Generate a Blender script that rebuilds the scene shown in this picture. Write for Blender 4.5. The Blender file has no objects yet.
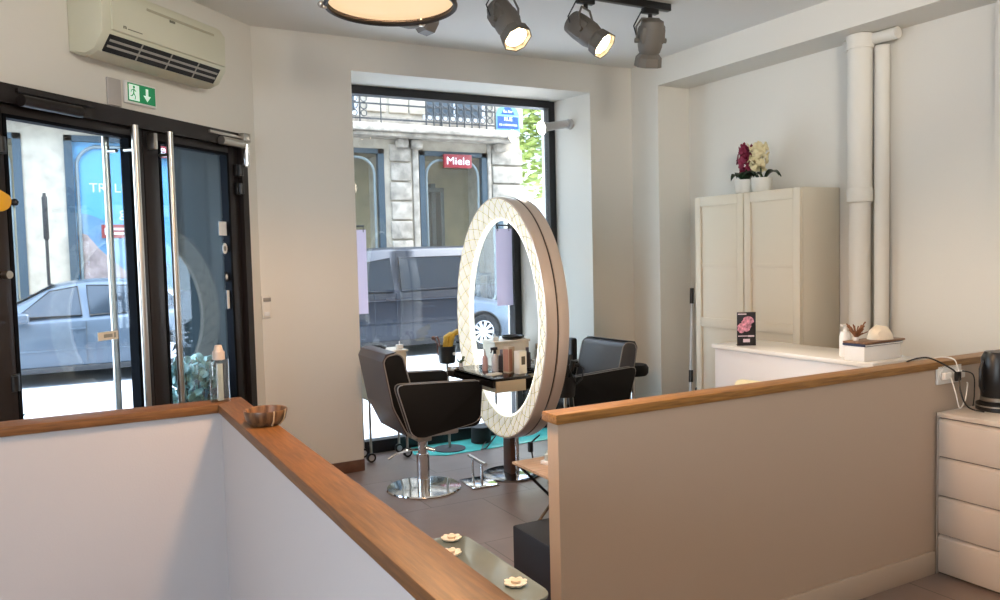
import bpy, bmesh, math, random
from mathutils import Vector, Matrix
random.seed(7)
C = bpy.context.scene.collection
R = math.radians
PI = math.pi

# ------------------------------------------------------------ materials
def lin(c):
    return tuple(((v/12.92) if v <= .04045 else ((v+.055)/1.055)**2.4) for v in c)
def hx(h):
    return lin(tuple(int(h[i:i+2], 16)/255 for i in (0, 2, 4)))
MATS = {}
def mat(name, col, rough=.5, metal=0, spec=.5, emit=0, ecol=None, noise=0, nscale=20, bump=0, coat=0, trans=0, alpha=1):
    if name in MATS: return MATS[name]
    m = bpy.data.materials.new(name); m.use_nodes = True
    nt = m.node_tree; b = nt.nodes['Principled BSDF']
    c = hx(col) if isinstance(col, str) else col
    b.inputs['Base Color'].default_value = (*c, 1)
    b.inputs['Roughness'].default_value = rough
    b.inputs['Metallic'].default_value = metal
    b.inputs['Specular IOR Level'].default_value = spec
    b.inputs['Coat Weight'].default_value = coat
    b.inputs['Transmission Weight'].default_value = trans
    if emit:
        e = hx(ecol) if isinstance(ecol, str) else (ecol or c)
        b.inputs['Emission Color'].default_value = (*e, 1)
        b.inputs['Emission Strength'].default_value = emit
    if noise or bump:
        tc = nt.nodes.new('ShaderNodeTexCoord'); n = nt.nodes.new('ShaderNodeTexNoise')
        n.inputs['Scale'].default_value = nscale; n.inputs['Detail'].default_value = 4
        nt.links.new(tc.outputs['Object'], n.inputs['Vector'])
        if noise:
            r = nt.nodes.new('ShaderNodeValToRGB')
            r.color_ramp.elements[0].position = .3; r.color_ramp.elements[1].position = .7
            r.color_ramp.elements[0].color = (*[v*(1-noise) for v in c], 1)
            r.color_ramp.elements[1].color = (*[min(1, v*(1+noise)) for v in c], 1)
            nt.links.new(n.outputs['Fac'], r.inputs['Fac']); nt.links.new(r.outputs['Color'], b.inputs['Base Color'])
        if bump:
            bp = nt.nodes.new('ShaderNodeBump'); bp.inputs['Strength'].default_value = bump
            bp.inputs['Distance'].default_value = .01
            nt.links.new(n.outputs['Fac'], bp.inputs['Height']); nt.links.new(bp.outputs['Normal'], b.inputs['Normal'])
    MATS[name] = m
    return m
def glass(name, tint=(1, 1, 1), refl=.08, rough=0.0, edge=.6):
    m = bpy.data.materials.new(name); m.use_nodes = True
    nt = m.node_tree; nt.nodes.clear()
    o = nt.nodes.new('ShaderNodeOutputMaterial'); mx = nt.nodes.new('ShaderNodeMixShader')
    t = nt.nodes.new('ShaderNodeBsdfTransparent'); g = nt.nodes.new('ShaderNodeBsdfGlossy')
    t.inputs['Color'].default_value = (*tint, 1); g.inputs['Roughness'].default_value = rough
    lw = nt.nodes.new('ShaderNodeLayerWeight'); lw.inputs['Blend'].default_value = .15
    mr = nt.nodes.new('ShaderNodeMapRange'); mr.inputs['To Min'].default_value = refl; mr.inputs['To Max'].default_value = edge
    nt.links.new(lw.outputs['Fresnel'], mr.inputs['Value'])
    nt.links.new(mr.outputs['Result'], mx.inputs['Fac'])
    nt.links.new(t.outputs[0], mx.inputs[1]); nt.links.new(g.outputs[0], mx.inputs[2])
    nt.links.new(mx.outputs[0], o.inputs['Surface'])
    MATS[name] = m
    return m
def wood(name, c1, c2, rough=.4, axis='X', scale=6):
    m = bpy.data.materials.new(name); m.use_nodes = True
    nt = m.node_tree; b = nt.nodes['Principled BSDF']; b.inputs['Roughness'].default_value = rough
    tc = nt.nodes.new('ShaderNodeTexCoord'); mp = nt.nodes.new('ShaderNodeMapping')
    s = {'X': (1, 14, 14), 'Y': (14, 1, 14), 'Z': (14, 14, 1)}[axis]; mp.inputs['Scale'].default_value = s
    n = nt.nodes.new('ShaderNodeTexNoise'); n.inputs['Scale'].default_value = scale; n.inputs['Detail'].default_value = 6
    r = nt.nodes.new('ShaderNodeValToRGB'); r.color_ramp.elements[0].position = .35; r.color_ramp.elements[1].position = .68
    r.color_ramp.elements[0].color = (*hx(c1), 1); r.color_ramp.elements[1].color = (*hx(c2), 1)
    bp = nt.nodes.new('ShaderNodeBump'); bp.inputs['Strength'].default_value = .15; bp.inputs['Distance'].default_value = .004
    L = nt.links.new
    L(tc.outputs['Object'], mp.inputs[0]); L(mp.outputs[0], n.inputs['Vector']); L(n.outputs['Fac'], r.inputs[0]); L(r.outputs[0], b.inputs['Base Color'])
    L(n.outputs['Fac'], bp.inputs['Height']); L(bp.outputs[0], b.inputs['Normal'])
    return m
def tiles(name, c1, c2, cm, w, h, rough, mortar=.004, offs=(0, 0), bump=.2):
    m = bpy.data.materials.new(name); m.use_nodes = True
    nt = m.node_tree; b = nt.nodes['Principled BSDF']; b.inputs['Roughness'].default_value = rough
    tc = nt.nodes.new('ShaderNodeTexCoord'); mp = nt.nodes.new('ShaderNodeMapping'); mp.inputs['Location'].default_value = (*offs, 0)
    br = nt.nodes.new('ShaderNodeTexBrick'); br.inputs['Scale'].default_value = 1
    br.inputs['Brick Width'].default_value = w; br.inputs['Row Height'].default_value = h
    br.inputs['Mortar Size'].default_value = mortar; br.inputs['Mortar Smooth'].default_value = .3
    br.inputs['Color1'].default_value = (*hx(c1), 1); br.inputs['Color2'].default_value = (*hx(c2), 1); br.inputs['Mortar'].default_value = (*hx(cm), 1)
    n = nt.nodes.new('ShaderNodeTexNoise'); n.inputs['Scale'].default_value = 5; n.inputs['Detail'].default_value = 8
    mx = nt.nodes.new('ShaderNodeMixRGB'); mx.blend_type = 'MULTIPLY'; mx.inputs['Fac'].default_value = .35
    bp = nt.nodes.new('ShaderNodeBump'); bp.inputs['Strength'].default_value = bump; bp.inputs['Distance'].default_value = .003; bp.invert = True
    L = nt.links.new
    L(tc.outputs['Object'], mp.inputs[0]); L(mp.outputs[0], br.inputs['Vector']); L(tc.outputs['Object'], n.inputs['Vector'])
    L(br.outputs['Color'], mx.inputs[1]); L(n.outputs['Fac'], mx.inputs[2]); L(mx.outputs[0], b.inputs['Base Color'])
    L(br.outputs['Fac'], bp.inputs['Height']); L(bp.outputs[0], b.inputs['Normal'])
    return m

PAINT = mat('wall paint', 'dcd8ce', .85, bump=.06, nscale=160)
CEIL = mat('ceiling paint', 'e2e0da', .9)
LOWW = mat('half wall paint', 'bba896', .7, bump=.05, nscale=160)
TRIMW = mat('white trim', 'dcd8d2', .5)
OAK = wood('oak coping', '5c3a16', '7a5024', .5, 'X', 9)
OAKR = wood('light oak coping', '7c5628', 'a2753c', .45, 'X', 9)
OAKY = wood('oak coping lengthwise', '5c3a16', '7a5024', .5, 'Y', 9)
FLOORM = tiles('floor tiles', '94827a', '8c7b73', '625650', .72, .72, .32, offs=(.2, .48))
BRTILE = mat('brown skirting tile', '6b4a3a', .4, noise=.2)
DARKM = mat('dark bronze aluminium', '241d1b', .4, metal=.3)
NAVY = mat('navy seal', '0b0e13', .8, spec=.1)
ANTH = mat('anthracite facade paint', '2a3235', .9, spec=.08)
STEEL = mat('brushed steel', 'b5b0a8', .28, metal=1)
CHROME = mat('chrome', 'dddddd', .07, metal=1)
GLASS = glass('window glass', (.97, .99, .98), .05)
GLASS2 = glass('door glass', (.93, .97, .98), .05, 0.0, .3)
BLACK = mat('black plastic', '0e0e10', .35)
BLACKM = mat('matt black', '121214', .7)
WHITE = mat('white plastic', 'e8e6e2', .4)
CREAM = mat('cream lacquer', 'dfd5c2', .45)
ACM = mat('aged ivory plastic', 'cfcdb6', .4)

# ------------------------------------------------------------ mesh builder
class B:
    def __init__(s): s.bm = bmesh.new(); s.M = Matrix.Identity(4)
    def _v(s, p): return s.bm.verts.new(s.M @ Vector(p))
    def _bev(s, faces, r, seg=2):
        if r <= 0: return
        es = list({e for f in faces for e in f.edges})
        bmesh.ops.bevel(s.bm, geom=es, offset=r, segments=seg, affect='EDGES', profile=.5, clamp_overlap=True)
    def box(s, x0, x1, y0, y1, z0, z1, r=0, seg=2):
        v = [s._v((x, y, z)) for x in (x0, x1) for y in (y0, y1) for z in (z0, z1)]
        q = [(0, 1, 3, 2), (4, 6, 7, 5), (0, 4, 5, 1), (2, 3, 7, 6), (0, 2, 6, 4), (1, 5, 7, 3)]
        fs = [s.bm.faces.new([v[i] for i in t]) for t in q]
        s._bev(fs, r, seg); return s
    def loft(s, rings, caps=True, closed=True, loop=False):
        vs = [[s._v(p) for p in ring] for ring in rings]; n = len(vs[0])
        m = len(vs)
        for a in range(m if loop else m-1):
            A, Bq = vs[a], vs[(a+1) % m]
            for i in range(n if closed else n-1):
                j = (i+1) % n
                try: s.bm.faces.new((A[i], A[j], Bq[j], Bq[i]))
                except ValueError: pass
        if caps and not loop and closed:
            s.bm.faces.new(list(reversed(vs[0]))); s.bm.faces.new(vs[-1])
        return s
    def prism(s, poly, a, b, plane='XY', r=0, seg=2):
        f = {'XY': lambda u, v, w: (u, v, w), 'XZ': lambda u, v, w: (u, w, v), 'YZ': lambda u, v, w: (w, u, v)}[plane]
        n = len(poly)
        A = [s._v(f(u, v, a)) for u, v in poly]; D = [s._v(f(u, v, b)) for u, v in poly]
        fs = [s.bm.faces.new(list(reversed(A))), s.bm.faces.new(D)]
        caps = list(fs)
        for i in range(n):
            j = (i+1) % n; fs.append(s.bm.faces.new((A[i], A[j], D[j], D[i])))
        if r: # only the cap outlines
            es = list({e for c in caps for e in c.edges})
            bmesh.ops.bevel(s.bm, geom=es, offset=r, segments=seg, affect='EDGES', profile=.5, clamp_overlap=True)
        return s
    def cyl(s, p, q, r, r2=None, n=16, caps=True):
        p, q = Vector(p), Vector(q); r2 = r if r2 is None else r2
        d = (q-p).normalized(); a = d.orthogonal().normalized(); b = d.cross(a)
        rg = [[tuple(c + (a*math.cos(2*PI*i/n)+b*math.sin(2*PI*i/n))*rr) for i in range(n)] for c, rr in ((p, r), (q, r2))]
        return s.loft(rg, caps)
    def lathe(s, prof, c=(0, 0, 0), n=24, caps=True, sx=1, sy=1):
        rg = [[(c[0]+max(r, 1e-4)*math.cos(2*PI*i/n)*sx, c[1]+max(r, 1e-4)*math.sin(2*PI*i/n)*sy, c[2]+z) for i in range(n)] for r, z in prof]
        return s.loft(rg, caps)
    def tube(s, pts, r, n=8, closed=False):
        P = [Vector(p) for p in pts]; m = len(P); rings = []; a = None
        for i in range(m):
            if closed: d = (P[(i+1) % m]-P[i-1]).normalized()
            else: d = (P[min(i+1, m-1)]-P[max(i-1, 0)]).normalized()
            if a is None: a = d.orthogonal().normalized()
            else:
                a = (a-d*a.dot(d))
                a = a.normalized() if a.length > 1e-5 else d.orthogonal().normalized()
            b = d.cross(a)
            rings.append([tuple(P[i]+(a*math.cos(2*PI*k/n)+b*math.sin(2*PI*k/n))*r) for k in range(n)])
        return s.loft(rings, not closed, True, closed)
    def ball(s, c, r, sz=1, n=12):
        prof = [(r*math.sin(PI*i/n), -r*sz*math.cos(PI*i/n)) for i in range(n+1)]
        return s.lathe(prof, c, n=n+4)
    def quad(s, pts): s.bm.faces.new([s._v(p) for p in pts]); return s
    def build(s, name, m, parent=None, loc=None, rz=0, angle=40, smooth=True):
        bmesh.ops.recalc_face_normals(s.bm, faces=s.bm.faces)
        me = bpy.data.meshes.new(name); s.bm.to_mesh(me); s.bm.free()
        if smooth and len(me.polygons):
            me.polygons.foreach_set('use_smooth', [True]*len(me.polygons)); me.set_sharp_from_angle(angle=R(angle))
        for x in (m if isinstance(m, (list, tuple)) else [m]): me.materials.append(x)
        o = bpy.data.objects.new(name, me); C.objects.link(o)
        if parent: o.parent = parent
        if loc: o.location = loc
        o.rotation_euler.z = rz
        return o
def tag(o, label, cat, group=None, kind=None):
    o['label'] = label; o['category'] = cat
    if group: o['group'] = group
    if kind: o['kind'] = kind
    return o
def thing(name, label, cat, loc=(0, 0, 0), rz=0, group=None):
    o = bpy.data.objects.new(name, None); C.objects.link(o); o.empty_display_size = .1
    o.location = loc; o.rotation_euler.z = rz
    return tag(o, label, cat, group)
def st(o, label=None):
    o['kind'] = 'structure'
    if label: o['label'] = label
    return o
def copy_tree(o, parent=None):
    c = o.copy(); C.objects.link(c)
    if parent: c.parent = parent
    for ch in list(o.children): copy_tree(ch, c)
    return c
def text(name, body, size, m, parent=None, loc=(0, 0, 0), rot=(PI/2, 0, 0), depth=.002, align='CENTER', bold=0, shear=0, sx=1):
    cu = bpy.data.curves.new(name, 'FONT'); cu.body = body; cu.size = size; cu.extrude = depth
    cu.align_x = align; cu.align_y = 'CENTER'; cu.offset = bold; cu.shear = shear
    t = bpy.data.objects.new(name, cu); C.objects.link(t)
    dg = bpy.context.evaluated_depsgraph_get(); me = bpy.data.meshes.new_from_object(t.evaluated_get(dg))
    bpy.data.objects.remove(t)
    o = bpy.data.objects.new(name, me); C.objects.link(o); me.materials.clear(); me.materials.append(m)
    o.location = loc; o.rotation_euler = rot; o.scale.x = sx
    if parent: o.parent = parent
    return o
def rrect(x0, x1, y0, y1, r, n=5):
    pts = []
    for cx, cy, a0 in ((x1-r, y0+r, -90), (x1-r, y1-r, 0), (x0+r, y1-r, 90), (x0+r, y0+r, 180)):
        for i in range(n+1):
            a = R(a0+90*i/n); pts.append((cx+r*math.cos(a), cy+r*math.sin(a)))
    return pts
def rpoly(poly, r, n=4):
    out = []; m = len(poly)
    for i in range(m):
        p = Vector(poly[i]); a = Vector(poly[i-1]); b = Vector(poly[(i+1) % m])
        rr = min(r, (a-p).length*.45, (b-p).length*.45)
        s = p+(a-p).normalized()*rr; e = p+(b-p).normalized()*rr
        for k in range(n+1):
            t = k/n; q = s*(1-t)**2+p*2*t*(1-t)+e*t*t; out.append((q.x, q.y))
    return out

# ------------------------------------------------------------ camera
F_, YAW, PITCH, ROLL, H = 800., R(28.6), R(3.28), R(1.38), 1.58
fw = Vector((math.sin(YAW)*math.cos(PITCH), math.cos(YAW)*math.cos(PITCH), -math.sin(PITCH)))
rt = Vector((math.cos(YAW), -math.sin(YAW), 0)); up = rt.cross(fw)
rt2 = rt*math.cos(ROLL)-up*math.sin(ROLL); up2 = rt*math.sin(ROLL)+up*math.cos(ROLL)
cam = bpy.data.cameras.new('camera'); co = bpy.data.objects.new('camera', cam); C.objects.link(co)
cam.sensor_width = 36; cam.lens = F_/1000*36; cam.clip_start = .05; cam.clip_end = 200
Mx = Matrix((( rt2.x, up2.x, -fw.x, 0), (rt2.y, up2.y, -fw.y, 0), (rt2.z, up2.z, -fw.z, H), (0, 0, 0, 1)))
co.matrix_world = Mx
bpy.context.scene.camera = co

# ------------------------------------------------------------ room shell
ZC = 3.17
# frame of the door wall: x runs along the wall away from its corner, y into the room
P0 = (1.2, 5.655, 0); DRZ = R(-137)
def dwp(s, y, z=0):
    a = DRZ; return (P0[0]+s*math.cos(a)-y*math.sin(a), P0[1]+s*math.sin(a)+y*math.cos(a), z)
fl = [P0[:2], (1.9, 5.655), (1.9, 6.15), (3.98, 6.15), (3.98, 5.655), (4.78, 5.655), (4.78, -2.6), (-3.3, -2.6), dwp(6.156, 0)[:2]]
b = B(); b.prism(fl, -.15, 0); st(b.build('floor', FLOORM))
b = B(); b.prism([(1.2, 5.655), (4.78, 5.655), (4.78, -2.6), (-3.3, -2.6), dwp(6.156, 0)[:2]], ZC, ZC+.15); st(b.build('ceiling', CEIL))
# pier and wall with the window
b = B()
pier = [dwp(.11, 0)[:2], dwp(.11, -.5)[:2], (1.21, 6.35), (1.9, 6.35), (1.9, 5.655), (1.2, 5.655)]
b.prism(pier, -.15, ZC+.1)
b.box(1.9, 4.0, 5.655, 6.35, 2.93, ZC+.1)
b.prism([(4.0, 5.655), (4.44, 5.655), (4.44, 6.35), (3.94, 6.35), (3.94, 6.1)], -.15, ZC+.1)
st(b.build('wall_window', PAINT, smooth=False))
b = B(); b.box(4.44, 4.98, 5.3, 6.35, 0, ZC); st(b.build('wall_pilaster', PAINT, smooth=False))
b = B(); b.box(4.44, 4.98, -2.6, 5.3, 2.955, ZC); st(b.build('wall_beam', PAINT, smooth=False))
b = B(); b.box(4.78, 4.98, 2.69, 5.3, 0, 2.955); st(b.build('wall_right', PAINT, smooth=False))
b = B(); b.box(4.72, 4.98, -2.6, 2.69, 0, 2.955); st(b.build('wall_right_near', PAINT, smooth=False))
b = B(); b.box(-3.5, 4.98, -2.8, -2.6, 0, ZC); st(b.build('wall_back', PAINT, smooth=False))
# left wall with an assumed, unseen window opening behind the camera, added for light
b = B(); b.box(-3.5, -3.3, -2.6, -1.9, 0, ZC); b.box(-3.5, -3.3, .6, 1.6, 0, ZC)
b.box(-3.5, -3.3, -1.9, .6, 0, .6); b.box(-3.5, -3.3, -1.9, .6, 2.6, ZC); st(b.build('wall_left', PAINT, smooth=False))
b = B(); b.box(-3.42, -3.38, -1.9, .6, .6, .66); b.box(-3.42, -3.38, -1.9, .6, 2.54, 2.6); b.box(-3.42, -3.38, -.68, -.62, .66, 2.54)
w2 = st(b.build('window_2_assumed', DARKM))  # frame of the assumed opening, unseen and added along with it
# wall with the doors
b = B(); b.box(2.10, 6.4, -.5, 0, -.15, ZC+.1); b.box(.11, 2.10, -.5, 0, 2.42, ZC+.1)
st(b.build('wall_door', PAINT, loc=P0, rz=DRZ, smooth=False))
b = B(); b.box(.105, .14, -.56, -.1, -.15, 2.42); b.box(2.07, 2.105, -.56, -.1, -.15, 2.42); b.box(.14, 2.07, -.56, -.1, 2.385, 2.425)
b.box(-.4, .14, -.57, -.5, -.15, 3.6)
st(b.build('trim_1', ANTH, loc=P0, rz=DRZ))
b = B(); b.box(.11, .17, -.1, .012, 0, 2.42); b.box(1.97, 2.10, -.1, .012, 0, 2.42); b.box(.17, 1.97, -.1, .012, 2.33, 2.42); b.box(.1, 2.10, -.14, .0, -.02, .012)
st(b.build('trim_2', DARKM, loc=P0, rz=DRZ))
def leaf(name, s0, s1, bar, hinge):
    root = bpy.data.objects.new(name, None); C.objects.link(root); root.location = P0; root.rotation_euler.z = DRZ
    st(root)
    g0, g1 = (s0+.10, s1-.12) if hinge == 0 else (s0+.09, s1-.06)
    b = B(); b.box(s0+.003, g0, -.075, -.02, .012, 2.33, .004); b.box(g1, s1-.003, -.075, -.02, .012, 2.33, .004)
    b.box(g0, g1, -.075, -.02, 2.285, 2.33, .003); b.box(g0, g1, -.075, -.02, .012, .2, .003)
    b.build('leaf_frame', DARKM, root)
    b = B(); b.box(g0, g0+.02, -.078, -.018, .2, 2.285); b.box(g1-.02, g1, -.078, -.018, .2, 2.285); b.box(g0, g1, -.078, -.018, 2.268, 2.285); b.build('glazing_bead', NAVY, root)
    b = B(); b.box(g0, g1, -.052, -.044, .19, 2.3); b.build('pane', GLASS2, root)
    for y in (.055, -.15):
        b = B(); b.cyl((bar, y, .45), (bar, y, 2.33 if y > 0 else 2.3), .019, n=16)
        for z in (.6, 2.2): b.cyl((bar, y, z), (bar, -.02 if y > 0 else -.075, z), .011)
        b.build('pull_bar', STEEL, root)
    h = s0+.02 if hinge == 0 else s1-.02
    for z in (.25, 2.02, 2.14) if hinge == 0 else (.25, 1.0, 2.1):
        b = B(); b.cyl((h, .01, z), (h, .01, z+.07), .02); b.box(h-.035, h+.035, -.018, .006, z-.005, z+.075, .003); b.build('hinge', BLACK, root)
    return root
d1 = leaf('door_1', .17, 1.03, .90, 0)
d2 = leaf('door_2', 1.03, 1.97, 1.17, 1)
# door closers
b = B(); b.cyl((.2, .045, 2.345), (.42, .045, 2.345), .028); b.box(.19, .50, .013, .03, 2.385, 2.40); b.box(.13, .2, .012, .06, 2.36, 2.42, .005); b.build('door_closer', STEEL, d1)
b = B(); b.cyl((1.52, .045, 2.345), (1.86, .045, 2.345), .028); b.box(1.40, 1.86, .013, .03, 2.385, 2.405); b.build('door_closer', DARKM, d2)
b = B(); b.box(.99, 1.02, .0, .05, 2.22, 2.31, .004); b.build('latch', STEEL, d1)
b = B(); b.box(.118, .165, .013, .035, 2.2, 2.36, .006); b.cyl((.142, .03, 2.21), (.142, .03, 2.35), .02); b.build('pivot_cover', CHROME, d1)
STK = mat('paper white', 'e6e6e4', .6); DKS = mat('sticker black', '1a1f26', .5)
for s, z, w, h, rd, mm in ((.325, 1.79, .085, .09, 0, STK), (.315, 1.66, .05, .07, 1, STK), (.31, 1.475, .045, .07, 1, DKS), (.29, 1.325, .05, .12, 0, STK)):
    b = B()
    if rd: b.prism([(s+w/2*math.cos(2*PI*i/24), z+h/2*math.sin(2*PI*i/24)) for i in range(24)], -.0435, -.0425, 'XZ')
    else: b.box(s-w/2, s+w/2, -.0435, -.0425, z-h/2, z+h/2)
    o = b.build('sticker', mm, d1); o['label'] = 'round sticker' if rd else 'square white sticker'
    if rd:
        b = B(); b.prism([(s+.012*math.cos(2*PI*i/16), z+.018*math.sin(2*PI*i/16)) for i in range(16)], -.0424, -.0420, 'XZ'); b.build('sticker_mark', STK if mm is DKS else mat('grey print', '888880', .6), o)
b = B(); b.box(1.26, 1.40, -.0425, -.0415, 1.17, 1.215); o = b.build('sticker', mat('warm grey label', 'cfc8b8', .5), d2)
b = B(); b.box(1.275, 1.29, -.0415, -.041, 1.178, 1.207); b.box(1.30, 1.36, -.0415, -.041, 1.183, 1.202); b.build('sticker_mark', mat('grey print', '888880', .6), o)

# skirtings
b = B(); b.box(1.2, 1.9, 5.64, 5.655, 0, .085, .002); b.box(1.885, 1.9, 5.655, 6.1, 0, .085); st(b.build('baseboard_window', BRTILE))
b = B(); b.box(3.97, 4.44, 5.643, 5.655, 0, .085); st(b.build('baseboard_pilaster', BRTILE))
# window
b = B(); b.box(1.9, 1.97, 6.1, 6.2, 0, 2.93); b.box(3.875, 3.945, 6.12, 6.2, 0, 2.93); b.box(1.97, 3.875, 6.1, 6.2, 2.865, 2.93); b.box(1.97, 3.875, 6.1, 6.2, 0.0, .10)
w1 = st(b.build('window_1', mat('black window frame', '15161a', .35)))
b = B(); b.box(1.97, 3.875, 6.145, 6.155, .1, 2.865); b.build('pane', GLASS, w1)
b = B(); b.prism([(2.38, 5.86), (2.58, 5.70), (3.93, 5.70), (3.93, 6.09), (2.45, 6.09)], 0, .006)
b2 = b.build('trim_3', mat('turquoise glass tile', '62d2ca', .15, noise=.2, nscale=6, spec=.8)); st(b2)

# half walls with oak coping
HW = 1.02
b = B(); b.box(-1.28, .612, 3.27, 3.37, 0, HW-.035); b.box(.522, .612, -.6, 3.27, 0, HW-.035); st(b.build('wall_half_left', mat('cool white paint', 'bab7b8', .7, bump=.05, nscale=160), smooth=False))
b = B(); b.prism([(-1.3, 3.255), (.508, 3.255), (.62, 3.385), (-1.3, 3.385)], HW-.035, HW, r=.004); st(b.build('trim_4', OAK))
b = B(); b.prism([(.508, -.6), (.62, -.6), (.62, 3.385), (.508, 3.255)], HW-.035, HW, r=.004); st(b.build('trim_5', OAKY))
b = B(); b.box(1.485, 4.72, 2.325, 2.395, 0, HW-.035); st(b.build('wall_half_right', LOWW, smooth=False))
b = B(); b.box(1.47, 4.72, 2.312, 2.408, HW-.035, HW, .004); st(b.build('trim_6', OAKR))
b = B(); b.box(1.49, 3.60, 2.31, 2.325, 0, .11, .003); st(b.build('baseboard_half_wall', mat('half wall skirting', 'c2b2a2', .5)))

# ------------------------------------------------------------ light switch, exit sign, air conditioner
t = thing('wall_switch', 'small white door-release switch on the wall between the doors and the window', 'switch', (1.229, 5.655, 1.25))
b = B(); b.box(-.03, .03, -.02, 0, -.075, .075, .006); b.build('housing', mat('switch white', 'e4ded2', .4), t)
b = B(); b.box(-.022, .03, -.032, -.02, .04, .068, .004); b.build('lens', mat('switch grey', '8d8880', .3), t)
b = B(); b.box(-.018, .018, -.028, -.02, -.06, -.03, .004); b.build('button', WHITE, t)

t = thing('exit_sign', 'green emergency exit sign with running figure and down arrow above the doors', 'exit sign', dwp(1.07, 0, 2.515), DRZ); t.scale = (.71, .71, .71)
b = B(); b.box(-.16, .16, 0, .035, -.085, .085, .006); b.build('housing', WHITE, t)
GR = mat('exit green', '0c7a4a', .4, emit=.25, ecol='0c8a52'); LG = mat('exit light', 'eafff2', .4, emit=.25, ecol='d8ffe6')
b = B(); b.box(-.145, .145, .035, .038, -.07, .07); b.build('green_panel', GR, t)
# local x grows to the picture's left, so the figure stands at +x
b = B()
b.prism([(.105-.05+u*.05, v*.05) for u, v in ()] or rrect(.028, .135, -.06, .06, .004), .038, .0385, 'XZ'); b.build('door_pictogram', LG, t)
b = B()
b.prism([(.083+.011*math.cos(k*PI/6), .042+.011*math.sin(k*PI/6)) for k in range(12)], .0385, .0395, 'XZ')
for seg in (((.083, .03), (.088, -.005), .011), ((.088, -.005), (.07, -.03), .008), ((.07, -.03), (.078, -.052), .007), ((.088, -.005), (.105, -.028), .008), ((.105, -.028), (.122, -.03), .007), ((.083, .026), (.062, .01), .006), ((.083, .026), (.108, .018), .006), ((.108, .018), (.115, .0), .005)):
    (x0, z0), (x1, z1), w = seg; d = Vector((x1-x0, z1-z0)).normalized(); nn = Vector((-d.y, d.x))*w/2
    b.prism([(x0+nn.x, z0+nn.y), (x1+nn.x, z1+nn.y), (x1-nn.x, z1-nn.y), (x0-nn.x, z0-nn.y)], .0385, .0395, 'XZ')
b.build('running_figure', GR, t)
b = B(); b.prism([(-.055, -.05), (-.095, -.005), (-.068, -.005), (-.068, .05), (-.042, .05), (-.042, -.005), (-.015, -.005)], .038, .0395, 'XZ'); b.build('arrow', LG, t)
b = B(); b.box(1.205, 1.30, 0, .012, 2.425, 2.57, .003); tag(b.build('cable_cover', mat('grey cable cover', 'b4aea8', .6), loc=P0, rz=DRZ), 'flat grey cover plate beside the exit sign', 'cover plate')

t = thing('air_conditioner', 'aged ivory split air conditioner mounted high above the doors', 'air conditioner', dwp(1.04, 0, 2.65), DRZ)
L0, L1 = -.47, .49
sec = [(0, .0), (.10, -.02), (.16, .0), (.215, .075), (.22, .28), (.17, .335), (0, .335)]
b = B(); b.prism(sec, L0, L1, 'YZ', r=.008); b.build('casing', ACM, t)
b = B(); b.prism([(.212, .095), (.228, .10), (.228, .275), (.20, .318), (.19, .30)], L0+.02, L1-.06, 'YZ', r=.003); fp = b.build('front_panel', ACM, t)
b = B(); b.box(L0+.12, L1-.3, .2275, .231, .255, .268); b.build('intake_slit', mat('ac slit', 'aaa48c', .6), fp)
text('logo', 'm', .03, mat('ac logo', '6b6a58', .5), fp, (L1-.14, .2285, .13), (PI/2, 0, PI)); b = B(); b.box(L1-.26, L1-.16, .2285, .2292, .122, .127); b.build('marking', MATS['ac logo'], fp)
b = B(); b.box(-.02, .02, .2285, .232, .24, .252); b.build('badge', MATS['ac logo'], fp)
b = B(); b.prism([(.155, .004), (.2145, .076), (.2200, .0725), (.1645, -.004)], L0+.06, L1-.05, 'YZ'); o = b.build('outlet', BLACKM, t)
b = B()
for k in (.33, .66):
    y, z = .1655+.056*k, -.003+.077*k
    b.prism([(y, z-.006), (y+.006, z+.003), (y+.001, z+.009), (y-.004, z-.001)], L0+.07, L1-.06, 'YZ')
for s in (-.22, .0, .22): b.prism([(.160, .002), (.1665, -.006), (.2225, .0715), (.213, .076)], s-.004, s+.004, 'YZ')
b.build('louver', mat('louver grey', '9a958c', .5), t)
b = B(); b.prism([(0, -.004), (.10, -.026), (.155, -.004), (.15, .006), (0, .006)], L0+.03, L1-.03, 'YZ', r=.003); b.build('base_tray', mat('aged ivory base', 'cbc5ad', .5), t)

# ------------------------------------------------------------ ceiling lights
BRZ = mat('dark bronze', '1e1511', .5, metal=.1)
t = thing('pendant_lamp', 'large round pendant lamp with dark rim and glowing cream diffuser at the top edge', 'lamp', (0, 0, 0))
b = B(); b.lathe([(.205, 0), (.215, .0), (.215, .022), (.205, .022)], n=64, caps=False); b.tube([(.21*math.cos(a*PI/32), .21*math.sin(a*PI/32), 0) for a in range(64)], .008, closed=True); b.build('rim', BRZ, t)
b = B(); b.lathe([(.205, .022), (.20, .07), (.14, .17), (.06, .22), (.04, .30), (.0, .31)], n=48, caps=False); b.build('shade', mat('lamp shade bronze', '5a4a40', .4, metal=.4), t)
b = B(); b.lathe([(0, .010), (.204, .012)], n=64, caps=False); b.build('diffuser', mat('cream diffuser', '857560', .6, emit=.78, ecol='ffdcac'), t)
b = B(); b.cyl((0, 0, .3), (0, 0, ZC-2.40), .006); b.lathe([(.05, ZC-2.40-.03), (.05, ZC-2.40)], n=20); b.build('cord', BLACK, t)
for a in (160, 283, 40):
    b = B(); x, y = .215*math.cos(R(a)), .215*math.sin(R(a)); b.cyl((x, y, -.012), (x, y, .03), .008); b.ball((x*1.04, y*1.04, .0), .012); b.build('clamp', STEEL, t)
PEND = (.986, 2.505, 2.40)
t.location = PEND
GUN = mat('grey spotlight metal', '6f6a62', .5, metal=.1)
YT = 4.10
b = B(); b.box(.3, 3.54, YT-.02, YT+.02, ZC-.045, ZC, .004)
tr = tag(b.build('ceiling_track', BLACK, angle=30), 'black ceiling track carrying the spotlights', 'track')
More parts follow.
